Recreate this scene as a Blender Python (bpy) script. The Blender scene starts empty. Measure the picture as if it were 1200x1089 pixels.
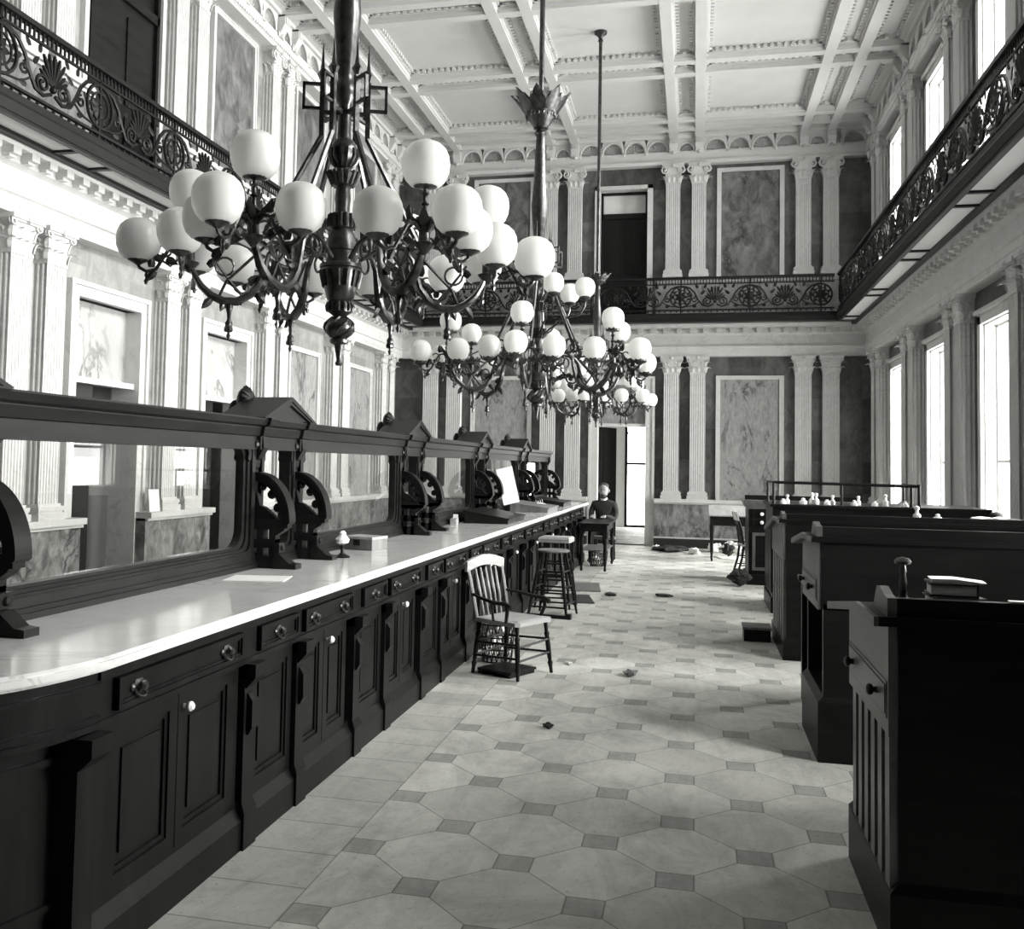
import bpy, bmesh, math, random
from mathutils import Matrix, Vector
random.seed(7)
PI = math.pi
SC = bpy.context.scene
COL = SC.collection
# ------------------------------------------------------------------ room constants (metres)
XL, XR, YB, YF = -6.39, 3.43, 20.244, -3.92      # left wall, right wall, far wall, wall behind the camera
XC = -1.476                                       # centre line of the room
ZC = 8.50                                         # ceiling panels
PAIR_Y = [19.235 - 2.7675 * k for k in range(9)]  # pilaster pairs along the side walls
BAY_Y = [17.85 - 2.7675 * k for k in range(8)]    # middle of the bays
PAIR_X = [XC - 3.82, XC - 1.27, XC + 1.27, XC + 3.82]
BAY_X = [XC - 2.545, XC, XC + 2.545]

# ------------------------------------------------------------------ mesh builder
class MB:
    def __init__(s, M=None):
        s.v = []; s.f = []; s.M = M or Matrix.Identity(4); s.stack = []
    def push(s, M): s.stack.append(s.M); s.M = s.M @ M; return s
    def pop(s): s.M = s.stack.pop(); return s
    def add(s, vs, fs):
        n = len(s.v); M = s.M
        s.v += [tuple(M @ Vector(p)) for p in vs]
        s.f += [tuple(i + n for i in f) for f in fs]
        return s
    def box(s, x0, x1, y0, y1, z0, z1):
        return s.add([(x0,y0,z0),(x1,y0,z0),(x1,y1,z0),(x0,y1,z0),(x0,y0,z1),(x1,y0,z1),(x1,y1,z1),(x0,y1,z1)],
                     [(0,3,2,1),(4,5,6,7),(0,1,5,4),(1,2,6,5),(2,3,7,6),(3,0,4,7)])
    def taper(s, a, z0, b, z1):
        """a, b = (x0,x1,y0,y1) rectangles at z0 and z1"""
        return s.add([(a[0],a[2],z0),(a[1],a[2],z0),(a[1],a[3],z0),(a[0],a[3],z0),(b[0],b[2],z1),(b[1],b[2],z1),(b[1],b[3],z1),(b[0],b[3],z1)],
                     [(0,3,2,1),(4,5,6,7),(0,1,5,4),(1,2,6,5),(2,3,7,6),(3,0,4,7)])
    def prism(s, poly, a, b, axis='y'):
        """poly in the two other axes, extruded from a to b along axis"""
        n = len(poly)
        def p(q, t):
            if axis == 'x': return (t, q[0], q[1])
            if axis == 'y': return (q[0], t, q[1])
            return (q[0], q[1], t)
        vs = [p(q, a) for q in poly] + [p(q, b) for q in poly]
        fs = [tuple(range(n))[::-1], tuple(range(n, 2*n))] + [(i, (i+1) % n, n+(i+1) % n, n+i) for i in range(n)]
        return s.add(vs, fs)
    def ring(s, outer, inner, a, b, axis='x'):
        n = len(outer)
        def p(q, t):
            if axis == 'x': return (t, q[0], q[1])
            if axis == 'y': return (q[0], t, q[1])
            return (q[0], q[1], t)
        vs = [p(q, a) for q in outer] + [p(q, a) for q in inner] + [p(q, b) for q in outer] + [p(q, b) for q in inner]
        fs = []
        for i in range(n):
            j = (i+1) % n
            fs += [(i, j, n+j, n+i), (2*n+i, 3*n+i, 3*n+j, 2*n+j), (i, 2*n+i, 2*n+j, j), (n+i, n+j, 3*n+j, 3*n+i)]
        return s.add(vs, fs)
    def lathe(s, prof, c=(0,0,0), seg=16):
        """prof = [(r, z)...] bottom to top"""
        vs = []; fs = []; m = len(prof)
        for r, z in prof:
            for k in range(seg):
                t = 2*PI*k/seg
                vs.append((c[0]+r*math.cos(t), c[1]+r*math.sin(t), c[2]+z))
        for i in range(m-1):
            for k in range(seg):
                k2 = (k+1) % seg
                fs.append((i*seg+k, i*seg+k2, (i+1)*seg+k2, (i+1)*seg+k))
        fs.append(tuple(range(seg))[::-1]); fs.append(tuple((m-1)*seg+k for k in range(seg)))
        return s.add(vs, fs)
    def tube(s, pts, r, seg=6, closed=False, flat=1.0):
        """tube along points; r a number or list; flat squashes the section along the frame's second axis"""
        P = [Vector(p) for p in pts]; n = len(P)
        R = r if isinstance(r, (list, tuple)) else [r]*n
        vs = []; fs = []
        prev = None
        for i in range(n):
            if closed: t = P[(i+1) % n]-P[i-1]
            else: t = P[min(i+1, n-1)]-P[max(i-1, 0)]
            if t.length < 1e-9: t = Vector((0,0,1))
            t.normalize()
            if prev is None:
                a = Vector((0,0,1)) if abs(t.z) < .9 else Vector((1,0,0))
                u = t.cross(a).normalized()
            else:
                u = prev - t*prev.dot(t)
                if u.length < 1e-6: u = t.orthogonal()
                u.normalize()
            prev = u; w = t.cross(u)
            for k in range(seg):
                an = 2*PI*k/seg
                vs.append(tuple(P[i]+u*(R[i]*math.cos(an))+w*(R[i]*flat*math.sin(an))))
        for i in range(n if closed else n-1):
            j = (i+1) % n
            for k in range(seg):
                k2 = (k+1) % seg
                fs.append((i*seg+k, i*seg+k2, j*seg+k2, j*seg+k))
        if not closed:
            fs.append(tuple(range(seg))[::-1]); fs.append(tuple((n-1)*seg+k for k in range(seg)))
        return s.add(vs, fs)
    def ball(s, c, r, seg=10, rings=6, sz=1.0):
        prof = [(max(1e-4, r*math.sin(PI*i/rings)), -r*sz*math.cos(PI*i/rings)) for i in range(rings+1)]
        return s.lathe(prof, c, seg)
    def leaf(s, base, up, out, L, W, curl=.5, th=.006, n=5):
        """a pointed leaf from base, rising along up and curling towards out"""
        base = Vector(base); up = Vector(up).normalized(); out = Vector(out).normalized(); side = up.cross(out).normalized()
        a = []; 
        for i in range(n+1):
            t = i/n; ang = curl*PI*t*t
            w = W*(math.sin(PI*min(1, .25+.75*t)))*.5 if t < 1 else .0004
            c = base+up*(L*(t if curl == 0 else math.sin(ang)/(curl*PI*max(t, .2)) if t > .2 else t))+out*(L*(.12*t+(1-math.cos(ang))*.55))
            a.append((c-side*w, c+out*th*1.2, c+side*w, c-out*th))
        vs = [tuple(q) for r in a for q in r]; fs = []
        for i in range(n):
            for k in range(4):
                k2 = (k+1) % 4
                fs.append((i*4+k, i*4+k2, (i+1)*4+k2, (i+1)*4+k))
        fs.append((3,2,1,0)); fs.append((n*4, n*4+1, n*4+2, n*4+3))
        return s.add(vs, fs)
    def mesh(s, name, smooth=False):
        me = bpy.data.meshes.new(name); me.from_pydata(s.v, [], s.f); me.validate()
        bm = bmesh.new(); bm.from_mesh(me); bmesh.ops.recalc_face_normals(bm, faces=bm.faces); bm.to_mesh(me); bm.free()
        if smooth:
            for p in me.polygons: p.use_smooth = True
            try: me.set_sharp_from_angle(angle=math.radians(42))
            except Exception: pass
        return me
    def build(s, name, mat, parent=None, smooth=False, label=None):
        me = s.mesh(name, smooth)
        o = bpy.data.objects.new(name, me); COL.objects.link(o)
        me.materials.append(mat)
        if parent is not None: o.parent = parent
        if label: o['label'] = label
        return o

def T(x, y, z): return Matrix.Translation((x, y, z))
def RZ(a): return Matrix.Rotation(a, 4, 'Z')
def RX(a): return Matrix.Rotation(a, 4, 'X')
def RY(a): return Matrix.Rotation(a, 4, 'Y')
def S3(x, y, z): return Matrix.Diagonal((x, y, z, 1))

def empty(name, loc=(0,0,0), rz=0):
    o = bpy.data.objects.new(name, None); o.empty_display_size = .1; COL.objects.link(o)
    o.location = loc; o.rotation_euler = (0, 0, rz); return o
def tag(o, label=None, cat=None, group=None, kind=None):
    if label: o['label'] = label
    if cat: o['category'] = cat
    if group: o['group'] = group
    if kind: o['kind'] = kind
    return o
def thing(name, label, cat, loc=(0,0,0), rz=0, group=None):
    return tag(empty(name, loc, rz), label, cat, group)
def struct(o): o['kind'] = 'structure'; return o
def copy_tree(o, parent=None):
    c = o.copy(); COL.objects.link(c)
    if parent is not None: c.parent = parent
    for ch in [q for q in bpy.data.objects if q.parent == o]: copy_tree(ch, c)
    return c
TRIM = [0]
def trim(M_or_parent=None):
    TRIM[0] += 1
    return 'trim_%d' % TRIM[0]

# ------------------------------------------------------------------ materials (black and white photograph: all greys)
def new_mat(name):
    m = bpy.data.materials.new(name); m.use_nodes = True
    nt = m.node_tree; nt.nodes.clear()
    out = nt.nodes.new('ShaderNodeOutputMaterial')
    b = nt.nodes.new('ShaderNodeBsdfPrincipled'); nt.links.new(b.outputs[0], out.inputs[0])
    return m, nt, b, out
def g(v): return (v, v, v*.985, 1)
def ramp(nt, fac, stops):
    r = nt.nodes.new('ShaderNodeValToRGB'); nt.links.new(fac, r.inputs[0])
    e = r.color_ramp.elements
    while len(e) < len(stops): e.new(.5)
    for q, (p, v) in zip(e, stops): q.position = p; q.color = g(v)
    return r.outputs[0]
def tex_obj(nt, scale=(1,1,1)):
    t = nt.nodes.new('ShaderNodeTexCoord'); m = nt.nodes.new('ShaderNodeMapping')
    m.inputs['Scale'].default_value = scale
    nt.links.new(t.outputs['Object'], m.inputs[0]); return m.outputs[0]
def noise(nt, vec, scale, detail=6, rough=.6, dist=0):
    n = nt.nodes.new('ShaderNodeTexNoise'); n.inputs['Scale'].default_value = scale; n.inputs['Detail'].default_value = detail
    n.inputs['Roughness'].default_value = rough; n.inputs['Distortion'].default_value = dist
    nt.links.new(vec, n.inputs['Vector']); return n.outputs['Fac']
def math_node(nt, op, a, b=None, c=None):
    n = nt.nodes.new('ShaderNodeMath'); n.operation = op
    for i, q in enumerate((a, b, c)):
        if q is None: continue
        if isinstance(q, (int, float)): n.inputs[i].default_value = q
        else: nt.links.new(q, n.inputs[i])
    return n.outputs[0]
def mix(nt, fac, a, b, mode='MIX'):
    n = nt.nodes.new('ShaderNodeMix'); n.data_type = 'RGBA'; n.blend_type = mode
    for sock, q in ((n.inputs[0], fac), (n.inputs[6], a), (n.inputs[7], b)):
        if isinstance(q, (int, float)): sock.default_value = q if sock == n.inputs[0] else g(q)
        else: nt.links.new(q, sock)
    return n.outputs[2]

def plain(name, v, rough=.5, metal=0, spec=.5, var=.25, scale=6):
    m, nt, b, o = new_mat(name)
    c = ramp(nt, noise(nt, tex_obj(nt), scale, 5), [(.25, v*(1-var)), (.75, v*(1+var))])
    nt.links.new(c, b.inputs['Base Color']); b.inputs['Roughness'].default_value = rough
    b.inputs['Metallic'].default_value = metal; b.inputs['Specular IOR Level'].default_value = spec
    return m
def marble(name, lo, hi, vein, scale=2.2, vscale=1.4, rough=.3, vw=.035, stretch=(1,1,1), mottled=8):
    """mottled ground with dark veins where a warped noise crosses its middle value"""
    m, nt, b, o = new_mat(name); vec = tex_obj(nt, stretch)
    base = ramp(nt, noise(nt, vec, scale*mottled/4, 9, .65, .6), [(.32, lo), (.68, hi)])
    n2 = noise(nt, vec, vscale, 7, .62, 1.2)
    d = math_node(nt, 'ABSOLUTE', math_node(nt, 'SUBTRACT', n2, .5))
    f = ramp(nt, d, [(0, 1), (vw, 0)])
    n3 = noise(nt, vec, scale*.7, 2); 
    f2 = math_node(nt, 'MULTIPLY', f, ramp(nt, n3, [(.38, 0), (.62, 1)]))
    c = mix(nt, f2, base, vein)
    nt.links.new(c, b.inputs['Base Color']); b.inputs['Roughness'].default_value = rough
    return m
def block_marble(name, lo, hi, tones, bw=.8, bh=.62, axis='x', rough=.35):
    """slabs of dark marble, each slab its own tone"""
    m, nt, b, o = new_mat(name)
    t = nt.nodes.new('ShaderNodeTexCoord'); sp = nt.nodes.new('ShaderNodeSeparateXYZ'); nt.links.new(t.outputs['Object'], sp.inputs[0])
    u = sp.outputs[0] if axis == 'x' else sp.outputs[1]
    iu = math_node(nt, 'FLOOR', math_node(nt, 'DIVIDE', u, bw)); iz = math_node(nt, 'FLOOR', math_node(nt, 'DIVIDE', math_node(nt, 'ADD', sp.outputs[2], .08), bh))
    cv = nt.nodes.new('ShaderNodeCombineXYZ'); nt.links.new(iu, cv.inputs[0]); nt.links.new(iz, cv.inputs[1])
    w = nt.nodes.new('ShaderNodeTexWhiteNoise'); w.noise_dimensions = '3D'; nt.links.new(cv.outputs[0], w.inputs['Vector'])
    tone = ramp(nt, w.outputs['Value'], [(0, tones[0]), (1, tones[1])])
    vec = tex_obj(nt, (1, 1, .6))
    base = ramp(nt, noise(nt, vec, 5, 9, .68, .8), [(.3, lo), (.7, hi)])
    c = mix(nt, 1, base, tone, 'MULTIPLY')
    nt.links.new(c, b.inputs['Base Color']); b.inputs['Roughness'].default_value = rough
    return m
def wood(name, lo, hi, axis=(1, .12, 1), rough=.35, spec=.5, scale=14):
    m, nt, b, o = new_mat(name)
    vec = tex_obj(nt, axis)
    c = ramp(nt, noise(nt, vec, scale, 6, .6, .4), [(.3, lo), (.72, hi)])
    nt.links.new(c, b.inputs['Base Color']); b.inputs['Roughness'].default_value = rough; b.inputs['Specular IOR Level'].default_value = spec
    return m

M = {}
M['white_marble'] = marble('white_marble', .52, .60, .44, 2.0, 1.1, .4, .018)
M['wall_side'] = block_marble('grey_wall_marble', .20, .36, (.75, 1.1), .83, .62, 'y')  # left-wall copy of the marble, lightened for the window light on it
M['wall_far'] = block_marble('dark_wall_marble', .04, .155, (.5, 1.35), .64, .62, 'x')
M['wall_window'] = block_marble('window_wall_marble', .03, .11, (.6, 1.2), .83, .62, 'y')  # window-wall copy of the marble, darkened for its backlit shade
M['panel_light'] = marble('light_panel_marble', .20, .36, .05, 5.0, 2.0, .4, .03, (1, 1, .38), 16)
M['panel_pale'] = marble('pale_panel_marble', .34, .46, .05, 1.5, 1.0, .4, .03, (1, 1, .7), 6)
M['panel_dark'] = marble('dark_panel_marble', .05, .22, .02, 2.6, 1.1, .3, .05, (1, 1, .6), 7)
M['dado_marble'] = marble('dado_marble', .07, .34, .02, 3.5, 2.2, .3, .06, (1, 1, .6), 9)
M['black_stone'] = plain('black_stone', .018, .35)
M['plaster'] = plain('plaster', .58, .8, var=.05, scale=2)
M['plaster_grey'] = plain('plaster_grey', .62, .8, var=.06, scale=3)
M['soffit'] = plain('soffit_panel', .60, .7, var=.06, scale=3)
M['dark_wood'] = wood('dark_wood', .006, .016, (1, .15, 1), .36, .16)
M['counter_wood'] = wood('counter_wood', .004, .012, (1, 1, .12), .36, .13)
M['desk_wood'] = wood('desk_wood', .005, .012, (.15, 1, 1), .4, .12)
M['desk_end'] = wood('desk_end_wood', .07, .12, (1, .15, 1), .36, .4, 10)  # desk wood copy, made lighter for the light its end faces catch
M['mid_wood'] = wood('mid_wood', .10, .20, (1, 1, .12), .45)
M['pale_wood'] = wood('pale_wood', .24, .38, (1, .2, 1), .5)
M['iron'] = plain('dark_iron', .010, .42, .2, .25)
M['bronze'] = plain('dark_bronze', .07, .30, .8, .5, .6, 24)
M['brass'] = plain('dull_brass', .07, .35, .8, .5)
M['porcelain'] = plain('porcelain', .85, .15, var=.02)
M['paper'] = plain('paper', .78, .8, var=.05)
M['card'] = plain('card', .66, .8, var=.06)
M['cloth_dark'] = plain('dark_cloth', .02, .9)
M['skin'] = plain('skin', .28, .6, var=.08)
M['hair'] = plain('hair', .03, .6)
M['black_void'] = plain('dark_room', .03, .8)
M['corridor'] = plain('corridor_paint', .36, .7, var=.08)
M['corridor_dado'] = plain('corridor_dado', .24, .6, var=.1)
M['leather'] = plain('leather', .025, .5)
M['straw'] = plain('cane', .3, .7, var=.5, scale=60)

def opal():
    m, nt, b, o = new_mat('opal_glass')
    b.inputs['Base Color'].default_value = g(.86); b.inputs['Roughness'].default_value = .28
    tr = nt.nodes.new('ShaderNodeBsdfTranslucent'); tr.inputs[0].default_value = g(.9)
    mx = nt.nodes.new('ShaderNodeMixShader'); mx.inputs[0].default_value = .38
    nt.links.new(b.outputs[0], mx.inputs[1]); nt.links.new(tr.outputs[0], mx.inputs[2]); nt.links.new(mx.outputs[0], o.inputs[0])
    return m
M['opal'] = opal()
def glass(name, tint=.96, gloss=1.0):
    m, nt, b, o = new_mat(name); nt.nodes.remove(b)
    tr = nt.nodes.new('ShaderNodeBsdfTransparent'); tr.inputs[0].default_value = g(tint)
    gl = nt.nodes.new('ShaderNodeBsdfGlossy'); gl.inputs['Roughness'].default_value = .01
    lw = nt.nodes.new('ShaderNodeLayerWeight'); lw.inputs[0].default_value = .5      # Schlick's approximation for a thin pane
    f5 = math_node(nt, 'POWER', lw.outputs['Facing'], 5)
    f = math_node(nt, 'MULTIPLY', math_node(nt, 'MULTIPLY_ADD', f5, .9, .05), gloss)
    mx = nt.nodes.new('ShaderNodeMixShader'); nt.links.new(f, mx.inputs[0]); nt.links.new(tr.outputs[0], mx.inputs[1]); nt.links.new(gl.outputs[0], mx.inputs[2])
    nt.links.new(mx.outputs[0], o.inputs[0]); return m
M['glass'] = glass('plate_glass', .95, 1.5)
M['window_glass'] = glass('window_glass', .97, .6)

def counter_marble():
    m = marble('counter_marble', .58, .68, .4, 1.6, 1.0, .12, .02)
    return m
M['counter_marble'] = counter_marble()

def floor_mat():
    m, nt, b, o = new_mat('floor_marble')
    t = nt.nodes.new('ShaderNodeTexCoord'); sp = nt.nodes.new('ShaderNodeSeparateXYZ'); nt.links.new(t.outputs['Object'], sp.inputs[0])
    X, Y = sp.outputs[0], sp.outputs[1]
    s = .317
    u = math_node(nt, 'DIVIDE', math_node(nt, 'ADD', X, 1.3315), s); v = math_node(nt, 'DIVIDE', math_node(nt, 'SUBTRACT', Y, 3.929), s)
    p = math_node(nt, 'MULTIPLY', math_node(nt, 'ADD', u, v), .5); q = math_node(nt, 'MULTIPLY', math_node(nt, 'SUBTRACT', u, v), .5)
    def fr(x): return math_node(nt, 'SUBTRACT', x, math_node(nt, 'ROUND', x))
    dp, dq = fr(p), fr(q)
    du = math_node(nt, 'ABSOLUTE', math_node(nt, 'ADD', dp, dq)); dv = math_node(nt, 'ABSOLUTE', math_node(nt, 'SUBTRACT', dp, dq))
    sq = math_node(nt, 'MAXIMUM', du, dv)                               # square tile where < .23
    square = math_node(nt, 'LESS_THAN', sq, .228)
    rim = math_node(nt, 'LESS_THAN', math_node(nt, 'ABSOLUTE', math_node(nt, 'SUBTRACT', sq, .228)), .011)
    ln = math_node(nt, 'LESS_THAN', math_node(nt, 'MINIMUM', math_node(nt, 'ABSOLUTE', dp), math_node(nt, 'ABSOLUTE', dq)), .0062)
    # a tone per octagon
    cv = nt.nodes.new('ShaderNodeCombineXYZ'); nt.links.new(math_node(nt, 'FLOOR', p), cv.inputs[0]); nt.links.new(math_node(nt, 'FLOOR', q), cv.inputs[1])
    w = nt.nodes.new('ShaderNodeTexWhiteNoise'); w.noise_dimensions = '3D'; nt.links.new(cv.outputs[0], w.inputs['Vector'])
    octa = ramp(nt, w.outputs['Value'], [(0, .50), (1, .64)])
    col = mix(nt, square, octa, .36)
    line = math_node(nt, 'MAXIMUM', rim, math_node(nt, 'MULTIPLY', ln, math_node(nt, 'SUBTRACT', 1, square)))
    col = mix(nt, math_node(nt, 'MULTIPLY', line, .75), col, .14)
    # plain border slabs along the counter
    border = math_node(nt, 'LESS_THAN', X, -1.405)
    by = math_node(nt, 'DIVIDE', Y, .317)
    bl = math_node(nt, 'LESS_THAN', math_node(nt, 'ABSOLUTE', fr(by)), .012)
    cb = nt.nodes.new('ShaderNodeCombineXYZ'); nt.links.new(math_node(nt, 'ROUND', math_node(nt, 'ADD', by, .5)), cb.inputs[0])
    wb = nt.nodes.new('ShaderNodeTexWhiteNoise'); wb.noise_dimensions = '3D'; nt.links.new(cb.outputs[0], wb.inputs['Vector'])
    slab = ramp(nt, wb.outputs['Value'], [(0, .40), (1, .56)])
    slab = mix(nt, math_node(nt, 'MULTIPLY', bl, .7), slab, .14)
    col = mix(nt, border, col, slab)
    el = math_node(nt, 'LESS_THAN', math_node(nt, 'ABSOLUTE', math_node(nt, 'ADD', X, 1.405)), .003)
    col = mix(nt, math_node(nt, 'MULTIPLY', el, .7), col, .14)
    vec = tex_obj(nt)
    dirt = ramp(nt, noise(nt, vec, 1.3, 10, .74, .6), [(.30, .62), (.5, .95), (.68, 1.12)])
    col = mix(nt, 1, col, dirt, 'MULTIPLY')
    smear = ramp(nt, noise(nt, tex_obj(nt, (1, .35, 1)), 5, 8, .75, 1.0), [(.34, .80), (.55, 1.04)])
    col = mix(nt, 1, col, smear, 'MULTIPLY')
    speck = ramp(nt, noise(nt, vec, 38, 4, .7), [(.28, .6), (.42, 1)])
    col = mix(nt, 1, col, speck, 'MULTIPLY')
    nt.links.new(col, b.inputs['Base Color'])
    b.inputs['Specular IOR Level'].default_value = .3
    nt.links.new(ramp(nt, noise(nt, vec, 3, 5), [(.3, .45), (.7, .65)]), b.inputs['Roughness'])
    return m
M['floor'] = floor_mat()

# ------------------------------------------------------------------ camera (fitted to the photograph)
def make_camera():
    F, CX, CY = 1136.38, 549.76, 487.839
    yaw, pit, rol = [math.radians(a) for a in (13.119, 2.826, 1.069)]
    f = Vector((-math.sin(yaw)*math.cos(pit), math.cos(yaw)*math.cos(pit), math.sin(pit)))
    r0 = Vector((math.cos(yaw), math.sin(yaw), 0)); u0 = r0.cross(f)
    r = r0*math.cos(rol)+u0*math.sin(rol); u = -r0*math.sin(rol)+u0*math.cos(rol)
    cd = bpy.data.cameras.new('camera'); co = bpy.data.objects.new('camera', cd); COL.objects.link(co)
    cd.sensor_fit = 'HORIZONTAL'; cd.sensor_width = 36; cd.lens = F*36/1200
    cd.shift_x = (600-CX)/1200; cd.shift_y = (CY-544.5)/1200
    cd.clip_start = .02
    m = Matrix((( r.x, u.x, -f.x, 0), (r.y, u.y, -f.y, 0), (r.z, u.z, -f.z, 1.6), (0,0,0,1)))
    co.matrix_world = m
    SC.camera = co
make_camera()

# wall frames: local x = along the wall, y = outward from the wall, z = up
FL = Matrix(((0,1,0,XL),(1,0,0,0),(0,0,1,0),(0,0,0,1)))
FR = Matrix(((0,-1,0,XR),(1,0,0,0),(0,0,1,0),(0,0,0,1)))
FB = Matrix(((1,0,0,0),(0,-1,0,YB),(0,0,1,0),(0,0,0,1)))

def wall_cells(mb, u0, u1, z0, z1, d0, d1, holes):
    us = sorted({u0, u1} | {h[0] for h in holes} | {h[1] for h in holes}); zs = sorted({z0, z1} | {h[2] for h in holes} | {h[3] for h in holes})
    us = [u for u in us if u0 <= u <= u1]; zs = [z for z in zs if z0 <= z <= z1]
    for a, b in zip(us, us[1:]):
        run = None
        for c, d in zip(zs, zs[1:]):
            mu, mz = (a+b)/2, (c+d)/2
            solid = not any(h[0] < mu < h[1] and h[2] < mz < h[3] for h in holes)
            if solid:
                run = (run[0], d) if run else (c, d)
            if (not solid or d == zs[-1]) and run:
                mb.box(a, b, d0, d1, run[0], run[1]); run = None

# ------------------------------------------------------------------ pilasters
def fluted_poly(w, d, nf, ns, dep):
    """cross-section (x = outward, y = along) from the wall face round the front"""
    pts = [(0, -w/2)]
    def run(p0, p1, n, inn):
        out = []; dx, dy = p1[0]-p0[0], p1[1]-p0[1]
        for i in range(n):
            for t, k in ((.14, 0), (.3, .8), (.5, 1), (.7, .8), (.86, 0)):
                s = (i+t)/n; out.append((p0[0]+dx*s+inn[0]*dep*k, p0[1]+dy*s+inn[1]*dep*k))
        return out
    pts += run((0, -w/2), (d, -w/2), ns, (0, 1)) + [(d, -w/2)] + run((d, -w/2), (d, w/2), nf, (-1, 0)) + [(d, w/2)] + run((d, w/2), (0, w/2), ns, (0, -1)) + [(0, w/2)]
    return pts
def pilaster_meshes(w, d, zb, zc, zt, ionic):
    """shaft, base and capital, front towards +x, feet at z = 0 = zb"""
    base = MB(); h = zc-zb
    for i, (o, a, b) in enumerate([(.055, 0, .07), (.035, .07, .09), (.045, .09, .135), (.02, .135, .16)]):
        base.box(0, d+o, -w/2-o, w/2+o, a, b)
    sh = MB(); sh.prism(fluted_poly(w, d, 7, 3, .013), .16, h, 'z')
    sh.box(0, d+.006, -w/2-.006, w/2+.006, h-.03, h)
    cp = MB(); H = zt-zc
    cp.taper((0, d, -w/2, w/2), h, (0, d+.03, -w/2-.03, w/2+.03), h+H*.84)
    cp.box(0, d+.075, -w/2-.075, w/2+.075, h+H*.86, h+H)
    cp.box(0, d+.055, -w/2-.055, w/2+.055, h+H*.80, h+H*.87)
    def leaf_row(z, L, W, n, m, out):
        for i in range(n):
            cp.leaf((d, -w/2+w*(i+.5)/n, z), (0, 0, 1), (1, 0, 0), L, W, .55, .012)
        for sgn in (-1, 1):
            for i in range(m):
                cp.leaf((d*(i+.5)/m, sgn*w/2, z), (0, 0, 1), (0, sgn, 0), L, W*.8, .55, .012)
            cp.leaf((d, sgn*w/2, z), (0, 0, 1), (1, sgn, 0), L*1.05, W, .55, .012)
    if not ionic:
        leaf_row(h+.01, H*.46, .085, 3, 2, 0)
        leaf_row(h+H*.36, H*.46, .075, 2, 1, 0)
    else:
        leaf_row(h+.01, H*.45, .08, 3, 2, 0)
    # volutes at the corners
    rv = H*(.17 if not ionic else .25)
    for sgn in (-1, 1):
        c = Vector((d+.035, sgn*(w/2+.03), h+H*(.80 if not ionic else .70)))
        pts = []
        for i in range(16):
            t = i/15; a = PI/2+t*3.2*PI; r = rv*(1-.75*t)
            pts.append(c+Vector((.02*t, sgn*r*math.cos(a)*.9, r*math.sin(a))))
        cp.tube(pts, rv*.2, 5)
        pts = [c+Vector((-.5*p*d+.0, 0, 0))+Vector((0, sgn*rv*.7*math.cos(PI/2+q*3*PI), rv*.7*math.sin(PI/2+q*3*PI))) for p, q in ((.2, i/10) for i in range(11))]
        cp.tube(pts, rv*.18, 5)
    cp.ball((d+.07, 0, h+H*.9), .035, 8, 5)
    return sh.mesh('shaft'), base.mesh('base'), cp.mesh('capital')
PIL = {'lower': pilaster_meshes(.305, .17, .97, 3.53, 3.862, False), 'upper': pilaster_meshes(.285, .16, 5.49, 7.45, 7.83, True)}
for ms in PIL.values():
    for me in ms: me.materials.append(M['white_marble'])
def pilaster(kind, loc, rz):
    r = struct(empty(trim(), loc, rz))
    for n, me in zip(('shaft', 'base', 'capital'), PIL[kind]):
        o = bpy.data.objects.new(n, me); COL.objects.link(o); o.parent = r
    return r
for yp in PAIR_Y[:5]:
    for dy in (-.26, .26):
        pilaster('lower', (XL, yp+dy, .97), 0); pilaster('upper', (XL, yp+dy, 5.49), 0)
for yp in PAIR_Y[:7]:
    for dy in (-.26, .26):
        pilaster('lower', (XR, yp+dy, .97), PI); pilaster('upper', (XR, yp+dy, 5.49), PI)
for xp in PAIR_X:
    for dx in (-.26, .26):
        pilaster('lower', (xp+dx, YB, .97), -PI/2); pilaster('upper', (xp+dx, YB, 5.49), -PI/2)

# ------------------------------------------------------------------ walls
LD = [BAY_Y[3], BAY_Y[2]]                            # left bays that hold doorways below
wl = MB(FL)
holesL = [(b-.62, b+.62, 0, 3.33) for b in LD] + [(9.66-.75, 9.66+.75, 4.55, 7.42)]
wall_cells(wl, YF-.3, YB+.4, -.1, ZC+.1, -.32, 0, holesL)
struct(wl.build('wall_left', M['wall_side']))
wb = MB(FB)
holesB = [(XC-.515, XC+.515, 0, 3.33), (XC-.515, XC+.515, 4.55, 7.43)]
wall_cells(wb, XL-.32, XR+.5, -.1, ZC+.1, -.32, 0, holesB)
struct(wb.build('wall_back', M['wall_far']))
wr = MB(FR)
WLZ, WUZ = (.98, 3.42), (5.05, 7.48)
WIN_Y = BAY_Y[:6]
holesR = []
for b in WIN_Y: holesR += [(b-.55, b+.55, *WLZ), (b-.52, b+.52, *WUZ)]
wall_cells(wr, YF-.3, YB+.4, -.1, ZC+.1, -.2, 0, holesR)
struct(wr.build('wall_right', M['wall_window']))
wf = MB(); wf.box(XL-.32, XR+.5, YF-.3, YF, -.1, ZC+.1)
struct(wf.build('wall_front', M['wall_far']))
fl = MB(); fl.box(XL-3.2, XR+.5, YF-.3, YB+8, -.12, 0)
struct(fl.build('floor', M['floor']))

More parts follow.
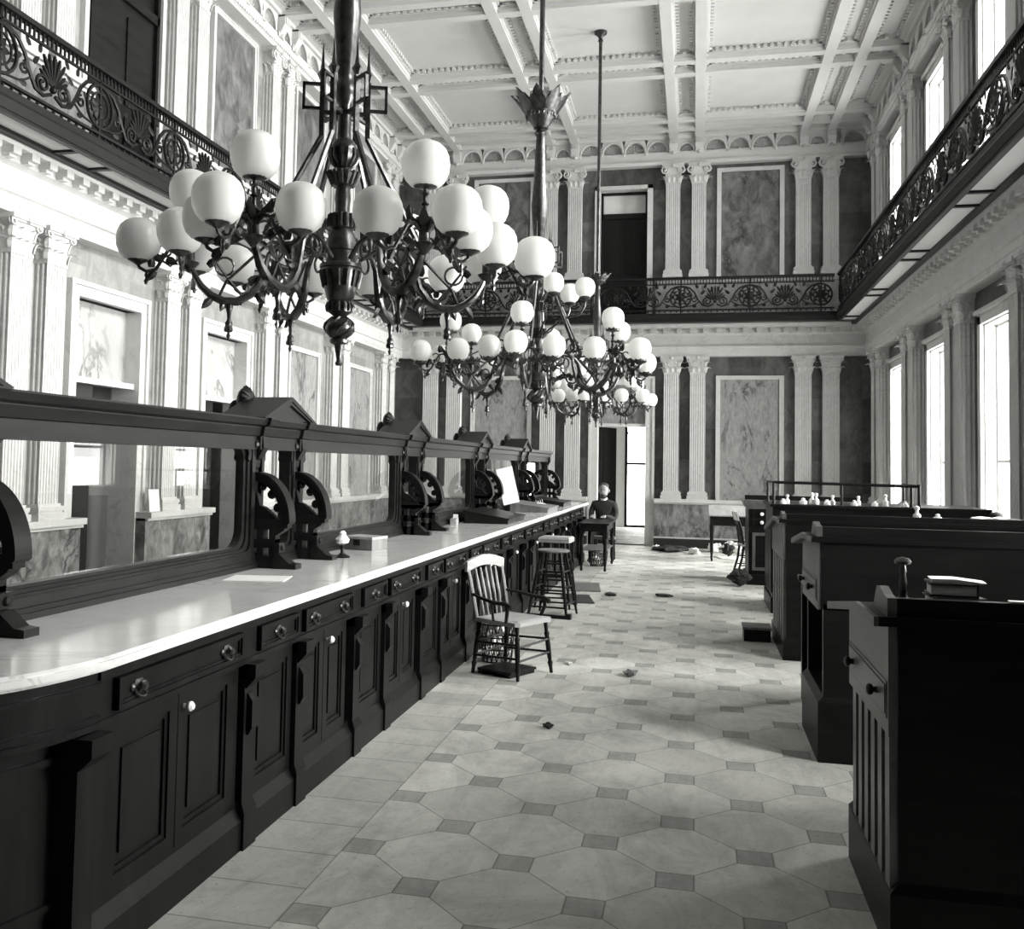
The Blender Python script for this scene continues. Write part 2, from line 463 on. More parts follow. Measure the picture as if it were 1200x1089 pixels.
# windows: frame, sash bars, panes
def window(n, b, hw, z0, z1, mid):
    fr = MB(FR)
    y0, y1 = -.19, -.13
    fr.box(b-hw, b-hw+.045, y0, y1, z0, z1); fr.box(b+hw-.045, b+hw, y0, y1, z0, z1); fr.box(b-hw, b+hw, y0, y1, z1-.05, z1); fr.box(b-hw, b+hw, y0, y1, z0, z0+.08)
    f = struct(fr.build('window_%d' % n, M['white_marble']))
    for q0, q1 in ((b-hw, b-hw+.018), (b+hw-.018, b+hw)): fr.box(q0, q1, -.13, -.001, z0, z1)
    fr.box(b-hw, b+hw, -.13, -.001, z1-.018, z1); fr.box(b-hw, b+hw, -.13, .02, z0, z0+.03)
    f.data = fr.mesh('window_frame'); f.data.materials.append(M['white_marble'])
    s = MB(FR)
    s.box(b-hw+.04, b+hw-.04, y0+.01, y1-.01, mid-.018, mid+.018)
    s.build('sash_bar', M['white_marble'], f)
    p = MB(FR); p.add([(b-hw+.06, -.14, z0+.07), (b+hw-.06, -.14, z0+.07), (b+hw-.06, -.14, z1-.06), (b-hw+.06, -.14, z1-.06)], [(0,1,2,3)])
    p.build('pane', M['window_glass'], f)
    q = MB(FR)                                      # inner architrave and sill
    for a, c in ((b-hw-.12, b-hw), (b+hw, b+hw+.12)): q.box(a, c, 0, .05, z0, z1+.1)
    q.box(b-hw-.12, b+hw+.12, 0, .05, z1, z1+.12); q.box(b-hw-.16, b+hw+.16, 0, .09, z1+.12, z1+.17)
    q.build('architrave', M['white_marble'], f)
wn = 0
for b in WIN_Y:
    wn += 1; window(wn, b, .55, WLZ[0], WLZ[1], 1.75)
for b in WIN_Y:
    wn += 1; window(wn, b, .52, WUZ[0], WUZ[1], 6.3)

# dado with cap and black plinth, lower and upper storey
def dado(F, u0, u1, gaps, z0, z1, name, mat):
    segs = []; a = u0
    for g0, g1 in sorted(gaps): segs.append((a, g0)); a = g1
    segs.append((a, u1))
    d = MB(F); c = MB(F); p = MB(F)
    for a, b in segs:
        d.box(a, b, 0, .19, z0, z1-.07)
        c.box(a, b, 0, .225, z1-.10, z1-.065); c.box(a, b, 0, .265, z1-.065, z1)
        p.box(a, b, 0, .235, z0, z0+.18); c.box(a, b, 0, .21, z0+.18, z0+.21)
    o = struct(d.build(name, mat)); c.build('cap', M['white_marble'], o); p.build('plinth', M['black_stone'], o)
    return o
doorgap = [(b-.61, b+.61) for b in LD]
dado(FL, YF, YB, doorgap, 0, .97, 'baseboard_left', M['dado_marble'])
dado(FB, XL, XR, [(XC-.68, XC+.68)], 0, .97, 'baseboard_back', M['dado_marble'])
dado(FR, YF, YB, [], 0, .97, 'baseboard_right', M['dado_marble'])
dado(FL, YF, YB, [(9.66-.80, 9.66+.80)], 4.55, 5.47, 'baseboard_upper_left', M['panel_light'])
dado(FB, XL, XR, [(XC-.68, XC+.68)], 4.55, 5.47, 'baseboard_upper_back', M['panel_light'])
dado(FR, YF, YB, [(b-.56, b+.56) for b in BAY_Y], 4.55, 5.47, 'baseboard_upper_right', M['panel_light'])

# marble panels in white frames
def panel(F, b, hw, z0, z1, mat, fw=.075):
    r = MB(F); r.box(b-hw, b-hw+fw, 0, .05, z0, z1); r.box(b+hw-fw, b+hw, 0, .05, z0, z1); r.box(b-hw+fw, b+hw-fw, 0, .05, z1-fw*.85, z1)
    r.box(b-hw-.012, b-hw+.02, .001, .062, z0, z1-.012); r.box(b+hw-.02, b+hw+.012, .001, .062, z0, z1-.012); r.box(b-hw-.012, b+hw+.012, .001, .062, z1-.012, z1+.012)
    o = struct(r.build(trim(), M['white_marble']))
    p = MB(F); p.box(b-hw+fw, b+hw-fw, 0, .012, z0, z1-fw*.85); p.build('marble_panel', mat, o)
for b in (BAY_Y[0], BAY_Y[1], BAY_Y[4], BAY_Y[5], BAY_Y[6]): panel(FL, b, .66, .97, 3.455, M['panel_light'])
for b in (BAY_Y[0], BAY_Y[1], BAY_Y[2], BAY_Y[4]): panel(FL, b, .66, 5.47, 7.72, M['panel_dark'])
for b in (BAY_X[0], BAY_X[2]):
    panel(FB, b, .646, .97, 3.468, M['panel_light']); panel(FB, b, .646, 5.47, 7.73, M['panel_dark'])

# doorways: white frame, transom panel, recess
def doorway(n, F, b, hw, fo, zrail, ztop, zfr, z0=0, transom='panel_pale'):
    r = MB(F)
    for s in (-1, 1):
        a, c = sorted((b+s*hw, b+s*fo)); r.box(a, c, -.30, .06, z0, ztop)
        a, c = sorted((b+s*(fo-.05), b+s*fo)); r.box(a, c, .06, .085, z0, zfr-.05)
    r.box(b-fo, b+fo, -.02, .06, ztop, zfr); r.box(b-fo, b+fo, .06, .085, zfr-.05, zfr)
    r.box(b-hw, b+hw, -.16, -.005, zrail, zrail+.065)
    o = struct(r.build('door_%d' % n, M['white_marble']))
    p = MB(F); p.box(b-hw, b+hw, -.18, -.14, zrail+.065, ztop); p.build('transom_panel', M[transom], o)
    return o
d1 = doorway(1, FL, LD[0], .59, .75, 2.395, 3.30, 3.465)
d2 = doorway(2, FL, LD[1], .59, .75, 2.395, 3.30, 3.465)
d3 = doorway(3, FB, XC, .489, .675, 2.43, 3.30, 3.468, 0, 'panel_light')
# upper doorways with a pale transom light over dark leaves
def upper_door(n, F, b, hw, fo, e=0):
    r = MB(F)
    for s in (-1, 1):
        a, c = sorted((b+s*hw, b+s*fo)); r.box(a, c, -.30, .06, 4.55, 7.47)
    r.box(b-fo, b+fo, -.30, .06, 7.39, 7.47)
    o = struct(r.build('door_%d' % n, M['white_marble']))
    q = MB(F); q.box(b-hw, b+hw, -.25+e, -.18+e, 6.83, 6.94); q.box(b-hw, b-hw+.05, -.25+e, -.18+e, 4.55, 7.39); q.box(b+hw-.05, b+hw, -.25+e, -.18+e, 4.55, 7.39); q.box(b-hw, b+hw, -.25+e, -.18+e, 7.34, 7.39)
    q.build('door_frame', M['dark_wood'], o)
    lf = MB(F); lf.box(b-hw+.04, b, -.27+e, -.22+e, 4.56, 6.84); lf.box(b, b+hw-.04, -.28+e, -.23+e, 4.56, 6.84)
    for s in (-1, 1):
        for za, zb in ((4.75, 5.5), (5.65, 6.68)):
            a, c = sorted((b+s*.1, b+s*(hw-.13))); lf.box(a, c, -.225+e, -.21+e, za, zb)
    lf.build('door_leaf', M['dark_wood'], o)
    return o
d4 = upper_door(4, FB, XC, .489, .60)
tp = MB(FB); tp.box(XC-.44, XC+.44, -.26, -.24, 6.94, 7.34); tp.build('transom_pane', M['card'], d4)
d5 = upper_door(5, FL, 9.66, .72, .79, .20)
tp = MB(FL); tp.box(9.66-.68, 9.66+.68, -.06, -.04, 6.94, 7.34); tp.build('transom_pane', M['dark_wood'], d5)

# rooms behind: corridor on the left, vestibule at the far end
cw = MB(); cw.box(XL-2.2, XL-2.0, 7.2, 14.2, 1.05, 3.6); cw.box(XL-2.2, XL-.32, 7.0, 7.2, 0, 3.6); cw.box(XL-2.2, XL-.32, 14.2, 14.4, 0, 3.6); cw.box(XL-2.2, XL-.32, 7.0, 14.4, 3.6, 3.7)
cwo = struct(cw.build('wall_corridor', M['corridor']))
cd = MB(); cd.box(XL-2.2, XL-1.98, 7.2, 14.2, 0, 1.05); cd.build('wainscot', M['corridor_dado'], cwo)
for dd, b in ((d1, LD[0]), (d2, LD[1])):              # dark leaf standing open on the near side
    lf = MB(T(XL-.30, b-.58, 0) @ RZ(math.radians(78)))
    lf.box(0, .58, -.045, 0, .01, 2.39)
    for za, zb in ((.2, 1.0), (1.15, 2.2)): lf.box(.1, .48, -.055, .01, za, zb)
    lf.build('door_leaf', M['dark_wood'], dd)
vb = MB()
vb.box(XC-1.3, XC-1.2, YB+.32, YB+6.3, -.1, 3.4); vb.box(XC+1.2, XC+1.3, YB+.32, YB+6.3, -.1, 3.4); vb.box(XC-1.3, XC+1.3, YB+.32, YB+6.3, 3.4, 3.5)
struct(vb.build('wall_vestibule', M['plaster']))
vd = MB(FB)                                          # outer glazed door of the vestibule
YD = -6.0
for a, c in ((XC-1.2, XC-.34), (XC+1.12, XC+1.2)): vd.box(a, c, YD-.06, YD, 0, 3.4)
vd.box(XC-1.2, XC+1.2, YD-.06, YD, 2.95, 3.4)
d6 = struct(vd.build('door_6', M['plaster_grey']))
bars = MB(FB); bars.box(XC-.34, XC+1.12, YD-.05, YD+.01, 1.66, 1.72); bars.box(XC-.34, XC-.27, YD-.05, YD+.01, 0, 2.95); bars.box(XC-.34, XC+1.12, YD-.05, YD+.01, 0, .06)
for s in (-1, 1):
    bars.push(T(XC+.25+s*.42, YD+.0, 2.3) @ RY(s*math.radians(24))); bars.box(-.012, .012, -.03, .0, -.62, .62); bars.pop()
bars.build('glazing_bars', M['dark_wood'], d6)
pn = MB(FB); pn.add([(XC-.6, YD-.03, .05), (XC+1.1, YD-.03, .05), (XC+1.1, YD-.03, 2.94), (XC-.6, YD-.03, 2.94)], [(0,1,2,3)]); pn.build('pane', M['window_glass'], d6)
dl = MB(T(XC-.475, YB+.10, 0) @ RZ(math.radians(-27)))                        # dark leaf of the doorway folded back against its left jamb
dl.box(0, .05, .0, .62, .01, 2.42)
for za, zb in ((.2, 1.0), (1.15, 2.25)): dl.box(-.0, .062, .1, .52, za, zb)
dl.build('door_leaf', M['dark_wood'], d3)

# ------------------------------------------------------------------ entablatures
def profile_run(F, u0, u1, prof, name, mat, parent=None):
    """prof in (outward, z), extruded along the wall"""
    m = MB(F); m.prism([(p[0], p[1]) for p in prof], u0, u1, 'x')
    return m.build(name, mat, parent)
LOW = [(0, 3.862), (.195, 3.862), (.195, 3.93), (.205, 3.93), (.205, 4.02), (.235, 4.035), (.235, 4.07), (.19, 4.07), (.19, 4.28), (.22, 4.30), (.25, 4.315), (.25, 4.41), (.37, 4.41), (.38, 4.45), (.41, 4.47), (.41, 4.50), (0, 4.50)]
UPP = [(0, 7.83), (.18, 7.83), (.18, 7.87), (.20, 7.88), (.20, 7.92), (.18, 7.93), (.18, 8.09), (.06, 8.09), (.06, 8.36), (.24, 8.36), (.26, 8.40), (.32, 8.42), (.32, 8.51), (0, 8.51)]
def entablature(F, u0, u1, side, brackets, bays, narrow):
    o = struct(profile_run(F, u0, u1, LOW, trim(), M['white_marble']))
    md = MB(F); n = int((u1-u0)/.255)
    for i in range(n):
        u = u0+(i+.5)*(u1-u0)/n
        md.box(u-.055, u+.055, .22, .38, 4.34, 4.41); md.box(u-.045, u+.045, .22, .33, 4.315, 4.345)
    md.build('modillions', M['white_marble'], o)
    p = struct(profile_run(F, u0, u1, UPP, trim(), M['plaster']))
    dn = MB(F); n = int((u1-u0)/.07)
    for i in range(n):
        u = u0+(i+.5)*(u1-u0)/n; dn.box(u-.02, u+.02, .20, .222, 7.885, 7.915)
    dn.build('bead_row', M['plaster'], p)
    ar = MB(F)
    def arch(u, r):
        z0 = 8.10
        pts = [(u+r*math.cos(a), .175, z0+r*1.12*math.sin(a)) for a in [PI*i/12 for i in range(13)]]
        ar.tube(pts, .022, 5)
        R2 = r+.045; zt2 = 8.36                      # spandrel plate with a round-headed opening
        top = []
        for i in range(13):
            a = PI*i/12; top.append((u+R2*math.cos(a), zt2) if abs(math.cos(a)) < .999 else (u+R2*math.cos(a), zt2))
        hole = [(u+r*math.cos(PI*i/12), z0+r*1.12*math.sin(PI*i/12)) for i in range(13)]
        for i in range(12):
            ar.prism([hole[i], top[i], top[i+1], hole[i+1]], .06, .185, 'y')
        for i in range(1, 9):
            a = PI*i/9
            q = [(u+t*r*math.cos(a), .07+.035*math.sin(PI*t), z0+.01+t*r*1.1*math.sin(a)) for t in (.28, .5, .72, .90)]
            ar.tube(q, [.004, .009, .013, .010], 5)
        ar.ball((u, .10, z0+.02), .04, 8, 5)
        ar.box(u-r-.045, u-r+.015, .12, .18, z0-.02, z0+.1)
        ar.leaf((u-r-.015, .18, z0+.0), (0, 0, -1), (0, 1, 0), .09, .08, .4, .015)
    for (a, b) in bays:
        n = 4 if b-a > 1 else 1; s = (b-a)/n
        for i in range(n): arch(a+s*(i+.5), min(s*.46, .22))
    ar.build('shell_arches', M['plaster'], p, True)
    br = MB(F)
    for u in brackets:
        br.box(u-.085, u+.085, .1, .30, 8.22, 8.36)
        for k in (-.05, 0, .05): br.box(u+k-.016, u+k+.016, .3, .315, 8.23, 8.35)
        br.taper((u-.07, u+.07, .12, .20), 8.05, (u-.085, u+.085, .12, .30), 8.22)
        for k in (-.045, .045): br.leaf((u+k, .2, 8.04), (0, 0, 1), (0, 1, 0), .15, .09, .45, .014)
        br.ball((u, .22, 8.06), .04, 8, 5)
    br.build('brackets', M['plaster'], p)
def bays_of(pairs, lo, hi):
    br = sorted(q+d for q in pairs for d in (-.26, .26)); e = [lo]+br+[hi]
    return br, [(a+(.09 if a != lo else .05), b-(.09 if b != hi else .05)) for a, b in zip(e, e[1:]) if b-a > .25]
bl_, bs_ = bays_of(PAIR_Y, YF, YB)
entablature(FL, YF, YB, 'left', bl_, bs_, 1); entablature(FR, YF, YB, 'right', bl_, bs_, 1)
bl2, bs2 = bays_of(PAIR_X, XL, XR)
entablature(FB, XL, XR, 'back', bl2, bs2, 1)

# ------------------------------------------------------------------ coffered ceiling
cl = MB(); cl.box(XL-.3, XR+.5, YF-.3, YB+.3, ZC, ZC+.15)
ceil = struct(cl.build('ceiling', M['plaster']))
bm_ = MB(); dn = MB()
xs = sorted(q+d for q in PAIR_X for d in (-.26, .26)); ys = sorted(q+d for q in PAIR_Y for d in (-.26, .26))
for x in xs: bm_.box(x-.085, x+.085, YF, YB, 8.33, ZC); bm_.box(x-.10, x+.10, YF, YB, 8.37, ZC)
for y in ys: bm_.box(XL, XR, y-.085, y+.085, 8.335, ZC); bm_.box(XL, XR, y-.10, y+.10, 8.37, ZC)
bm_.build('beams', M['plaster'], ceil)
ex = [XL+.22]+xs+[XR-.22]; ey = [YF+.22]+ys+[YB-.22]
for a, b in zip(ex, ex[1:]):
    for c, d in zip(ey, ey[1:]):
        a2, b2, c2, d2 = a+.1, b-.1, c+.1, d-.1
        if b2-a2 < .1 or d2-c2 < .1: continue
        # stepped rim
        for o, z in ((.035, 8.43),):
            dn.box(a2, b2, c2, c2+o, z, ZC); dn.box(a2, b2, d2-o, d2, z, ZC); dn.box(a2, a2+o, c2, d2, z, ZC); dn.box(b2-o, b2, c2, d2, z, ZC)
        if d < 4: continue
        n = max(2, int((b2-a2)/.105))
        for i in range(n):
            u = a2+(i+.5)*(b2-a2)/n
            for v0, v1 in ((c2+.035, c2+.085), (d2-.085, d2-.035)): dn.box(u-.028, u+.028, v0, v1, 8.44, ZC)
        n = max(2, int((d2-c2)/.105))
        for i in range(n):
            v = c2+(i+.5)*(d2-c2)/n
            for u0, u1 in ((a2+.035, a2+.085), (b2-.085, b2-.035)): dn.box(u0, u1, v-.028, v+.028, 8.44, ZC)
dn.build('dentils', M['plaster'], ceil)

# ------------------------------------------------------------------ balcony: slab (structure) and iron railings
P = .82
def slab(F, u0, u1, name):
    m = MB(F); m.prism([(0, 4.50), (P-.07, 4.50), (P-.07, 4.47), (P, 4.47), (P+.015, 4.52), (P+.025, 4.55), (P+.01, 4.58), (P+.01, 4.62), (0, 4.62)], u0, u1, 'x')
    o = struct(m.build(name, M['iron']))
    return o
sl = slab(FL, YF, YB-P, trim()); sr = slab(FR, YF, YB-P, trim()); sb = slab(FB, XL, XR, trim())
for F, o in ((FL, sl), (FR, sr)):
    so = MB(F); ib = MB(F)
    for b in BAY_Y:
        so.box(b-1.08, b+1.08, .48, P-.06, 4.475, 4.5); so.box(b+1.14, b+1.14+.49, .48, P-.06, 4.475, 4.5)
        for q in (b-1.11, b+1.11): ib.box(q-.03, q+.03, .41, P-.05, 4.45, 4.5)
    ib.box(YF, YB-.4, .41, .49, 4.44, 4.5); ib.box(YF, YB-P, P-.07, P-.01, 4.44, 4.5)
    ib.build('soffit_ribs', M['iron'], o)
    so.build('soffit_panels', M['soffit'], o)
# one length of scrollwork, centred on a palmette, length L between roundels; local x along, z up
def scroll_panel(L):
    m = MB(); h = L/2
    def sp(c, r0, r1, a0, turns, rad, sx=1, n=22):
        pts = []
        for i in range(n):
            t = i/(n-1); a = a0+turns*2*PI*t; r = r0+(r1-r0)*t
            pts.append((c[0]+sx*r*math.cos(a), 0, c[1]+r*math.sin(a)))
        m.tube(pts, rad, 5)
    for s in (-1, 1):
        # S-stem from the palmette's foot out and up over the roundel
        pts = [(s*.03, 0, .10), (s*.13, 0, .055), (s*.24, 0, .08), (s*.32, 0, .19), (s*.39, 0, .33), (s*.48, 0, .42), (s*.58, 0, .455), (s*(h), 0, .46)]
        m.tube(pts, .019, 6)
        m.tube([(s*.30, 0, .15), (s*.38, .0, .1), (s*.46, 0, .07), (s*h, 0, .045)], .011, 5)
        sp((s*.145, .155), .095, .02, -PI/2, 1.6, .017, s)
        sp((s*.40, .20), .06, .015, PI/2, 1.3, .013, s)
        for (x, z, a, L2) in ((.27, .3, 2.4, .12), (.2, .42, 1.9, .12), (.33, .42, 1.1, .1), (.44, .3, -.6, .1), (.36, .06, .2, .1), (.07, .34, 1.8, .12)):
            m.leaf((s*x, 0, z), (s*math.cos(a), 0, math.sin(a)), (0, 1, 0), L2, .06, 0, .008, 3)
    # palmette fan
    for i in range(-4, 5):
        a = PI/2+i*.26; L2 = .30 if abs(i) < 3 else .22
        q = [(math.cos(a)*t*L2, 0, .16+math.sin(a)*t*L2) for t in (.1, .45, .8, 1)]
        m.tube(q, [.009, .015, .022, .012], 5)
    m.ball((0, 0, .15), .035, 8, 5)
    # roundel at the right-hand end (half each side is shared)
    ring = [(h+.20*math.cos(2*PI*i/24), 0, .25+.205*math.sin(2*PI*i/24)) for i in range(24)]
    m.tube(ring, .018, 5, True)
    ring = [(h+.135*math.cos(2*PI*i/20), 0, .25+.135*math.sin(2*PI*i/20)) for i in range(20)]
    m.tube(ring, .012, 5, True)
    for i in range(7):
        a = 2*PI*i/7
        m.leaf((h+.02*math.cos(a), 0, .25+.02*math.sin(a)), (math.cos(a), 0, math.sin(a)), (0, 1, 0), .12, .075, 0, .01, 3)
    for i in range(9):
        a = 2*PI*i/9+.3
        m.leaf((h+.14*math.cos(a), 0, .25+.14*math.sin(a)), (math.cos(a+.8), 0, math.sin(a+.8)), (0, 1, 0), .07, .045, 0, .008, 3)
    m.ball((h, 0, .25), .03, 8, 5)
    return m.mesh('scroll_panel', True)
def railing(F, u0, u1, L, label, name='balcony_railing'):
    ang = {'L': PI/2, 'R': PI/2, 'B': 0}
    th = thing(name, label, 'railing', (0, 0, 0), 0)
    y = P-.05
    m = MB(F); m.box(u0, u1, y-.04, y+.04, 5.32, 5.365); m.box(u0, u1, y-.012, y+.012, 5.215, 5.235)
    m.build('top_rail', M['iron'], th)
    m = MB(F); m.box(u0, u1, y-.02, y+.02, 4.70, 4.725); m.box(u0, u1, y-.05, y+.05, 4.62, 4.645)
    n = int((u1-u0)/.11)
    for i in range(n):
        u = u0+(i+.5)*(u1-u0)/n; m.ball((u, y, 4.68), .018, 6, 4)
    m.build('bottom_rail', M['iron'], th)
    m = MB(F); n = int((u1-u0)/.06)
    for i in range(n):
        u = u0+(i+.5)*(u1-u0)/n; m.box(u-.008, u+.008, y-.008, y+.008, 5.235, 5.32)
    tag(m.build('lattice_band', M['iron'], th), kind='stuff')
    ue = u1-.24; n = max(1, round((ue-u0)/L)); L = (ue-u0)/n
    sp = scroll_panel(L); sp.materials.append(M['iron'])
    M3 = F.to_3x3()
    for i in range(n):
        u = u0+(i+.5)*L
        o = bpy.data.objects.new('scroll_panel', sp); COL.objects.link(o); o.parent = th
        p = F @ Vector((u, y, 4.725)); o.location = p
        o.rotation_euler = (0, 0, PI/2 if F is not FB else 0)
    for i in range(n+1):
        m = MB(F); u = min(max(u0+i*L, u0+.02), u1-.02); m.box(u-.012, u+.012, y-.012, y+.012, 4.62, 5.33)
        m.build('standard', M['iron'], th)
    return th
railing(FL, 1.25, YB-P, 1.384, 'long scrolled iron balcony railing on the left wall above the bright panels')
railing(FR, 1.25, YB-P, 1.384, 'black scrolled iron balcony railing silhouetted against the upper windows')
railing(FB, XL+P+.03, XR-P-.03, 1.275, 'scrolled iron balcony railing across the far wall above the far doorway')


# ------------------------------------------------------------------ chandeliers
def lathe_part(prof, seg=18): return MB().lathe(prof, (0,0,0), seg)
GLOBE = MB().lathe([(.042,-.088),(.062,-.082),(.083,-.06),(.097,-.025),(.1005,.008),(.096,.04),(.083,.069),(.062,.089),(.036,.101),(.012,.105)], (0,0,0), 24).mesh('globe', True)
GLOBE.materials.append(M['opal'])
POST_R, RING = .82, .27
def arm_mesh():
    """one branch: U-shaped band, cluster of scrolls; x outwards, z = 0 at the middle of the low globes"""
    m = MB()
    band = [(.10,0,-.06),(.18,0,.0),(.27,0,.03),(.345,0,.02),(.395,0,-.04),(.415,0,-.12),(.44,0,-.20),(.49,0,-.27),(.56,0,-.31),(.635,0,-.31),(.70,0,-.28),(.755,0,-.23),(.79,0,-.17),(POST_R,0,-.10)]
    m.tube(band, [.014,.014,.015,.016,.018,.022,.026,.030,.032,.032,.030,.026,.020,.018], 8, False, .75)
    # curl where the band leaves the body, ring at the strut's foot
    for c, r, t in (((.36,0,.085), .06, .010), ((.26,0,-.035), .05, .008), ((.63,0,-.12), .05, .007)):
        m.tube([(c[0]+r*math.cos(2*PI*i/14), 0, c[2]+r*math.sin(2*PI*i/14)) for i in range(14)], t, 5, True)
    m.tube([(.42,0,.0),(.52,0,-.10),(.62,0,-.20),(.66,0,-.29)], .009, 5); m.tube([(.70,0,-.06),(.66,0,-.12),(.60,0,-.2),(.53,0,-.28)], .008, 5)
    m.tube([(.40,0,.02),(.52,0,.05),(.64,0,-.01),(.74,0,.02),(POST_R,0,.0)], .008, 5)
    for x, z, a in ((.46,-.04,1.2),(.55,.06,1.9),(.66,.03,1.0),(.72,-.12,2.4),(.5,-.2,2.6),(.62,-.3,-1.2),(.45,-.26,-2.2),(.7,-.3,-.9),(.3,.06,1.2),(.22,.02,1.8)):
        m.leaf((x,0,z), (math.cos(a),0,math.sin(a)), (0,1,0), .075, .045, 0, .010, 3)
    # node: little cup, column, collar, then the post
    m.lathe([(.008,-.16),(.05,-.115),(.055,-.105),(.03,-.095),(.026,-.02),(.034,.0),(.045,.01),(.045,.022),(.02,.03),(.012,.05),(.012,.08),(.022,.09),(.012,.10),(.010,.13),(.020,.14),(.010,.15),(.010,.165),(.03,.172),(.058,.176),(.062,.186),(.045,.196)], (POST_R,0,0), 12)
    for k in range(8):
        a = 2*PI*k/8; m.leaf((POST_R+.05*math.cos(a), .05*math.sin(a), .176), (0,0,1), (math.cos(a), math.sin(a),0), .035, .03, .3, .004, 3)
    for k in range(6):
        a = 2*PI*k/6+.4; m.leaf((POST_R+.03*math.cos(a), .03*math.sin(a), -.02), (math.cos(a), math.sin(a),.6), (0,0,1), .10, .05, .3, .007, 4)
    # three scrolls carrying the low globes
    for ang in (0, 1.55, -1.55):
        m.push(T(POST_R,0,0) @ RZ(ang))
        q = [(.02,0,-.05),(.06,0,-.01),(.10,0,-.02),(.135,0,-.08),(.175,0,-.15),(.225,0,-.165),(.26,0,-.145),(RING,0,-.125)]
        m.tube(q, .010, 6)
        m.tube([(.13+.035*math.cos(.5+i*.55), 0, -.045+.035*math.sin(.5+i*.55)) for i in range(10)], .006, 5)
        m.tube([(.06,0,-.09),(.10,0,-.13),(.145,0,-.10),(.14,0,-.06)], .007, 5)
        m.lathe([(.006,-.235),(.013,-.215),(.005,-.20),(.011,-.185),(.006,-.165)], (.225,0,0), 6)
        for x, z, a in ((.09,.0,1.4),(.15,-.10,.6),(.18,-.16,-1.0),(.12,-.09,3.6),(.2,-.14,1.6)):
            m.leaf((x,0,z), (math.cos(a),0,math.sin(a)), (0,1,0), .07, .045, 0, .009, 3)
        m.lathe([(.012,-.13),(.03,-.118),(.055,-.108),(.060,-.098),(.047,-.086)], (RING,0,0), 12)
        for k in range(8):
            a = 2*PI*k/8; m.leaf((RING+.05*math.cos(a), .05*math.sin(a), -.105), (0,0,1), (math.cos(a), math.sin(a),0), .03, .03, .3, .004, 3)
        m.pop()
    return m.mesh('arm', True)
ARM = arm_mesh(); ARM.materials.append(M['bronze'])
def drop_mesh():
    m = MB().lathe([(.004,-.52),(.012,-.50),(.006,-.485),(.018,-.45),(.022,-.43),(.010,-.41),(.014,-.37),(.022,-.34),(.014,-.325)], (.60,0,0), 8)
    for k in range(5):
        a = 2*PI*k/5; m.leaf((.60+.012*math.cos(a), .012*math.sin(a), -.44), (.5*math.cos(a), .5*math.sin(a), -1), (-math.cos(a), -math.sin(a), 0), .06, .03, .4, .006, 4)
    return m.mesh('pendant_finial', True)
DROP = drop_mesh(); DROP.materials.append(M['bronze'])
def strut_mesh(s, k, zf):
    """straight stay from the collar to the branch, with the square loop and spike above it; z from the tip"""
    m = MB(); r = .10*s; z0 = 1.0*s
    m.tube([(r,0,z0),(.42*k,0,zf)], [.013*s,.013*s], 6)
    m.box(r-.011, r+.011, -.011, .011, z0, z0+.25*s)
    m.lathe([(.011,z0+.25*s),(.026,z0+.28*s),(.011,z0+.30*s),(.007,z0+.33*s),(.002,z0+.42*s)], (r,0,0), 6)
    a, b, c, d = r-.008*s, r+.085*s, z0+.12*s, z0+.24*s
    for x0, x1, q0, q1 in ((a,b,c,c+.013),(a,b,d-.013,d),(a,a+.013,c,d),(b-.013,b,c,d)): m.box(x0, x1, -.008, .008, q0, q1)
    m.box(.02*s, r, -.007, .007, z0+.10*s, z0+.118*s)
    m.tube([(.42*k+.05*math.cos(i*.5), 0, zf+.02+.05*math.sin(i*.5)) for i in range(11)], .007, 5)
    return m.mesh('strut', True)
